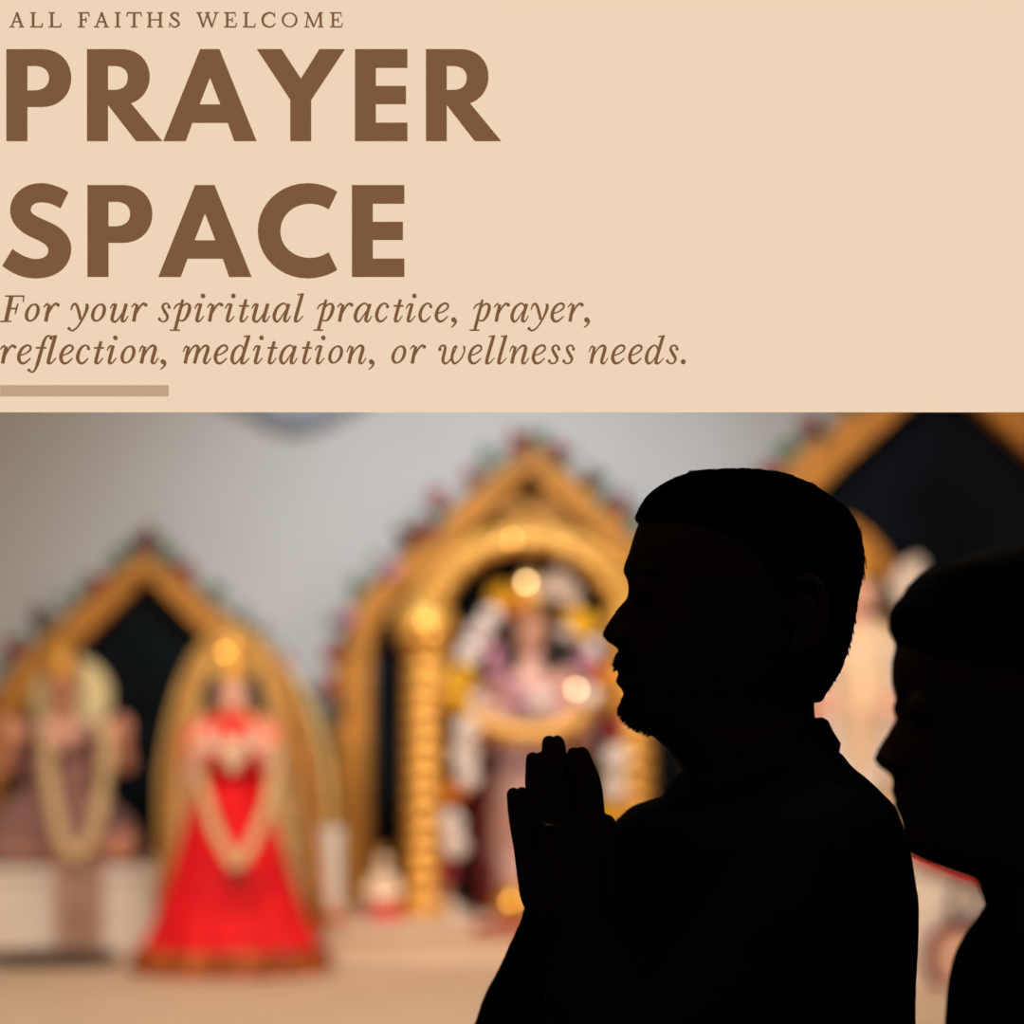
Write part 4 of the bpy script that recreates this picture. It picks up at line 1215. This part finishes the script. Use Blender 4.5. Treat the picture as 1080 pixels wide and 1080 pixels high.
tag(idr, 'cream robed idol half hidden between the two people', 'statue', 'temple idols')
bm = bmesh.new()
Hc = Z(660, YC) - zr - .003
lathe(bm, [(.03, Hc + .02), (.1, Hc - .02), (.135, Hc * .85), (.135, Hc * .6), (.15, Hc * .4), (.18, Hc * .15), (.19, 0), (.05, 0)], (X(912, YC), YC, zr + .003), 64, 1, .62, lambda a, z: .03 * sin(a * 14))
obj('robe', bm, M['cream'], idr, True)
obj('garland', strand([(872, 690, YC - .1), (874, 740, YC - .13), (886, 800, YC - .16), (908, 838, YC - .17), (930, 800, YC - .16), (944, 740, YC - .13), (946, 690, YC - .1)], YC, 12, rnd_=random.Random(8)), M['petal_w'], idr, True)
bm = bmesh.new()
for s in (-1, 1):
    tube(bm, [P3(906 + s * 12, 606, YC + .02, 10), P3(906 + s * 25, 625, YC + .02, 10), P3(906 + s * 24, 650, YC + .01, 9)], 12, 4)
obj('hair', bm, M['hair_i'], idr, True)
bm = bmesh.new()
lathe(bm, [(.064, 0), (.068, .012), (.056, .03), (.06, .04), (.042, .07), (.02, .1), (.004, .125)], P3(903, 612, YC), 28)
obj('crown', bm, M['gold'], idr, True)
# its wooden pointed nimbus
YN = 6.1
bm = bmesh.new()
ro, lo = arch_outline(catmull([(0, 545), (30, 570), (48, 600), (58, 640), (60, 700)], 4), 896, YN, HY + (CZ - zr) / YN * FPX)
prism(bm, ro + list(reversed(lo[1:])), [], YN, YN + .02)
tag(obj('nimbus_panel', bm, M['wood'], bevel=.004), 'pointed honey wood panel standing behind the cream idol', 'panel')
heap('flower_puff', 'round bunch of cream blossoms beside the cream idol, left of the cropped person', 'flowers',
     [(958, 604, 14, 0, 'petal_w'), (966, 596, 10, -.01, 'petal_w'), (950, 616, 14, 0, 'petal_w'), (968, 614, 11, -.01, 'petal_w'), (954, 632, 14, 0, 'petal_w'), (960, 652, 14, .01, 'petal_w'), (962, 676, 14, .01, 'petal_w'), (962, 700, 13, .01, 'petal_w')], YC, None, None, 5)
# stem that carries the bunch
bm = bmesh.new(); tube(bm, [(*at(961, 640, YC + .03), .008), (*at(961, 760, YC + .03), .008), (at(961, 760, YC).x, YC + .03, zr, .01)], 8, 3)
st = obj('flower_stand', bm, M['brass']); tag(st, 'slim stand under the bunch of cream blossoms', 'stand')

# red cloth swag and medallion on the right pedestal
sw = PR - .028
bm = bmesh.new()
tube(bm, [(*at(905, 884, sw), .010), (*at(960, 897, sw), .013), (*at(1000, 912, sw), .015), (*at(1035, 922, sw), .016), (*at(1075, 920, sw), .016), (*at(1130, 905, sw), .012)], 14, 6)
tag(obj('red_swag', bm, M['red'], None, True), 'red cloth swag draped along the right pedestal edge', 'drapery')
md = thing('medallion', 'round reddish medallion hung on the right pedestal by dark cords', 'ornament', at(1005, 1005, PR - .03))
bm = bmesh.new()
prism(bm, [(X(1008 + 30 * cos(a), PR), Z(1008 - 33 * sin(a), PR)) for a in [2 * pi * k / 40 for k in range(40)]], [], PR - .02, PR - .006)
obj('disc', bm, mat('dusty_pink_disc', (226, 180, 160), .7), md, bevel=.003)
bm = bmesh.new()
tube(bm, [(X(1008 + 31 * cos(a), PR), PR - .02, Z(1008 - 34 * sin(a), PR), .0135) for a in [2 * pi * k / 40 for k in range(41)]], 10, 1)
obj('rim', bm, mat('dusky_red_cord', (120, 44, 54), .8), md, True)
bm = bmesh.new()
tube(bm, [(*at(1006, 976, PR - .02), .008), (*at(1003, 955, PR - .025), .009), (*at(1010, 930, PR - .04), .008)], 8, 4)
tube(bm, [(*at(1008, 976, PR - .02), .008), (*at(1022, 968, PR - .025), .009), (*at(1032, 950, PR - .03), .008), (*at(1034, 930, PR - .04), .008)], 8, 4)
obj('hanging_cord', bm, mat('grey_brown_cord', (66, 56, 60), .8), md, True)

# ------------------------------------------------------------------ small things on the dais and pedestals
YV = 6.262
bm = bmesh.new()
zv = zc_
vt = thing('pillar_candle', 'tall white pillar candle in an orange dish left of the central shrine', 'candle', (X(349, YV), YV, zv))
lathe(bm, [(.032, 0), (.034, .01), (.033, .2), (.036, .22), (.03, .232), (.012, .226)], (X(349, YV), YV, zv + .03), 28)
body = obj('candle_body', bm, M['white'], vt, True)
bm = bmesh.new(); tube(bm, [(X(349, YV), YV, zv + .25, .002), (X(350, YV), YV, zv + .28, .0015)], 6, 1); obj('wick', bm, M['hair_i'], body)
bm = bmesh.new(); lathe(bm, [(.03, 0), (.05, .006), (.062, .026), (.06, .032), (.04, .02), (.02, .018)], (X(349, YV), YV, zv + .002), 28); obj('dish', bm, M['petal_o'], vt, True)

YI = 6.42
bm = bmesh.new()
face_bits(bm, 404, 911, YI, 9, 0)
blob(bm, [P3(404, 918, YI, 5), P3(404, 930, YI, 12), P3(404, 945, YI, 13), P3(404, 955, YI, 14)], 14)
for s in (-1, 1): blob(bm, [P3(404 + s * 11, 928, YI, 5), P3(404 + s * 16, 943, YI - .02, 4), P3(404 + s * 6, 948, YI - .05, 4.5)], 10)
tid = link('small_idol', remeshed(bm, .004, 2), M['cream'])
tag(tid, 'little cream seated idol on a red cushion beside the central arch leg', 'statue')
bm = bmesh.new(); lathe(bm, [(.012, 0), (.014, .012), (.004, .03)], P3(404, 904, YI), 14); obj('crown', bm, M['gold'], tid, True)
bm = bmesh.new()
lathe(bm, [(.02, .03), (.05, .028), (.06, .018), (.058, .006), (.05, 0), (.01, 0)], (X(408, YI), YI - .01, zc_ + .002), 32)
tag(obj('cushion', bm, M['red'], None, True), 'small round red cushion under the little cream idol', 'cushion')

YB = 6.36
bm = bmesh.new()
pot = thing('brass_pot', 'round brass pot at the foot of the central idol beside the praying hands', 'pot', (X(541, YB), YB, zc_))
lathe(bm, [(.025, 0), (.04, .006), (.058, .03), (.06, .05), (.048, .072), (.03, .084), (.03, .092), (.042, .1), (.038, .102), (.026, .096)], (X(541, YB), YB, zc_ + .002), 32)
obj('pot_body', bm, M['brass'], pot, True)
bm = bmesh.new(); ball(bm, (X(538, YB), YB - .058, zc_ + .055), .005, 2); obj('pot_glow_bead', bm, M['glow_bead2'], pot, True)  # emissive bead added as a bright spot on the brass
bm = bmesh.new()
spots = [(440, 962, 13), (458, 958, 14), (474, 962, 13), (448, 946, 12), (466, 942, 12)]
heap('flower_heap', 'heap of pale blossoms at the foot of the left gilded column', 'flowers', [(a, b, c, random.Random(a).uniform(-.02, .02), 'petal_w') for a, b, c in spots], 6.45, None, None, 3)
bm = bmesh.new(); flower(bm, at(470, 920, 6.5), .03, random.Random(4))
tube(bm, [(*at(470, 925, 6.5), .004), (at(470, 960, 6.5).x, 6.51, zc_ + .002, .004)], 6, 1)
tag(obj('red_flower', bm, M['petal_r'], None, True), 'single red flower above the heap of pale blossoms', 'flower')
bm = bmesh.new()
rs = []
for k in range(31):
    t = k / 30
    x = X(500 + 90 * t, PC); rs.append([(x, PC - .02, zc_ + .002), (x, PC - .022, zc_ - .018 - .008 * sin(t * 40)), (x, PC - .018, zc_ - .018 - .008 * sin(t * 40)), (x, PC + .06, zc_ + .001), (x, PC + .06, zc_ + .004)])
rings(bm, rs)
tag(obj('red_runner', bm, mat('dull_red_cloth', (176, 70, 66), .8)), 'narrow dull red cloth on the central pedestal edge by the hands', 'cloth')

# white hanging flowers between the hood and the central arch
hang = thing('hanging_flowers', 'string of white flowers hanging between the net hood and the central arch', 'flowers', at(345, 700, 7.2))
rnd_ = random.Random(15)
for i in range(9):
    bm = bmesh.new(); flower(bm, at(342 + rnd_.uniform(-9, 9), 712 + i * 13, 7.2), .045, rnd_); obj('flower', bm, M['petal_w'], hang, True)
bm = bmesh.new(); tube(bm, [(*at(345, 690, 7.2), .005), (*at(345, 830, 7.2), .005), (at(345, 830, 7.2).x, 7.2, DZ, .006)], 6, 1); obj('stem', bm, M['twig'], hang, True)

# blue-grey cloth of a ceiling swag that shows under the sign
bm = bmesh.new()
YW = 7.425
rs = []
for k in range(25):
    t = k / 24
    x = X(225 + 165 * t, YW); s = sin(pi * t) ** 1.2
    zt_ = Z(395, YW); zb_ = Z(424 + 34 * (sin(pi * min(1, t * .85 + .05)) ** 2), YW)
    rs.append([(x, YW + .008 * sin(t * 30), zt_), (x, YW - .008 + .006 * sin(t * 30), (zt_ + zb_) / 2), (x, YW + .006 * sin(t * 30), zb_), (x, YW + .01 + .006 * sin(t * 30), zb_), (x, YW + .014 + .008 * sin(t * 30), zt_)])
rings(bm, rs)
swg = obj('wall_swag', bm, M['bluegrey'], None, True)
tag(swg, 'blue grey cloth swag high above the left shrine, just under the sign', 'drapery')
bm = bmesh.new()

# dark tray on the dais before the left pedestal
YT = 6.2
bm = bmesh.new()
lathe(bm, [(.1, .004), (.17, .008), (.19, .03), (.185, .034), (.16, .016), (.02, .012)], (X(55, YT), YT, DZ), 40, 1, .6)
tag(obj('offering_tray', bm, mat('dark_bronze', (92, 80, 70), .5, .5), None, True), 'dark oval offering tray on the dais below the seated idol', 'tray')

# ------------------------------------------------------------------ lights
def area(name, loc, target, size, sy, energy, color, spread=180):
    l = bpy.data.lights.new(name, 'AREA'); l.shape = 'RECTANGLE'; l.size = size; l.size_y = sy; l.energy = energy; l.color = color
    l.spread = math.radians(spread)
    o = bpy.data.objects.new(name, l); COL.objects.link(o); o.location = loc
    o.rotation_euler = (Vector(target) - Vector(loc)).to_track_quat('-Z', 'Y').to_euler()
    return o


def spot(name, loc, target, energy, color, ang, blend=.6, r=.05):
    l = bpy.data.lights.new(name, 'SPOT'); l.energy = energy; l.color = color; l.spot_size = math.radians(ang); l.spot_blend = blend; l.shadow_soft_size = r
    o = bpy.data.objects.new(name, l); COL.objects.link(o); o.location = loc
    o.rotation_euler = (Vector(target) - Vector(loc)).to_track_quat('-Z', 'Y').to_euler()
    return o


warm = (1.0, .83, .64); cool = (.75, .88, 1.0)
area('stage_light_left', (-1.4, 3.8, 2.9), (-1.05, 6.4, 1.0), .7, .3, 21, warm, 120)
area('stage_light_middle', (.1, 3.8, 2.9), (.0, 6.5, 1.0), .7, .3, 14, warm, 110)
area('stage_light_right', (1.5, 3.8, 2.9), (1.0, 6.0, 1.2), .6, .3, 10, warm, 100)
spot('wall_wash', (.1, 5.0, 3.7), (-.12, 7.45, 1.62), 245, cool, 66, 1.0, .3)
area('added_front_fill', (.2, -.4, 3.85), (.2, .6, 0), .6, .6, 2.8, (1, .9, .8), 160)  # added fill behind the camera, lifts the people's dark fronts

w = bpy.data.worlds.new('world'); SC.world = w; w.use_nodes = True
w.node_tree.nodes['Background'].inputs[0].default_value = (0.02, 0.02, 0.022, 1); w.node_tree.nodes['Background'].inputs[1].default_value = 0.1

# ------------------------------------------------------------------ camera
cam = bpy.data.cameras.new('camera'); co = bpy.data.objects.new('camera', cam); COL.objects.link(co)
co.location = (0, 0, CZ); co.rotation_euler = (pi / 2, 0, 0)
cam.sensor_width = 36; cam.sensor_fit = 'HORIZONTAL'; cam.lens = FPX / 1080 * 36
cam.shift_y = (HY - 540) / 1080
cam.clip_start = .05; cam.clip_end = 60
cam.dof.use_dof = True; cam.dof.focus_distance = 2.055; cam.dof.aperture_fstop = 2.15
SC.camera = co
SC.view_settings.view_transform = 'Standard'; SC.view_settings.look = 'None'
SC.view_settings.exposure = 0; SC.view_settings.gamma = 1; SC.view_settings.use_curve_mapping = False
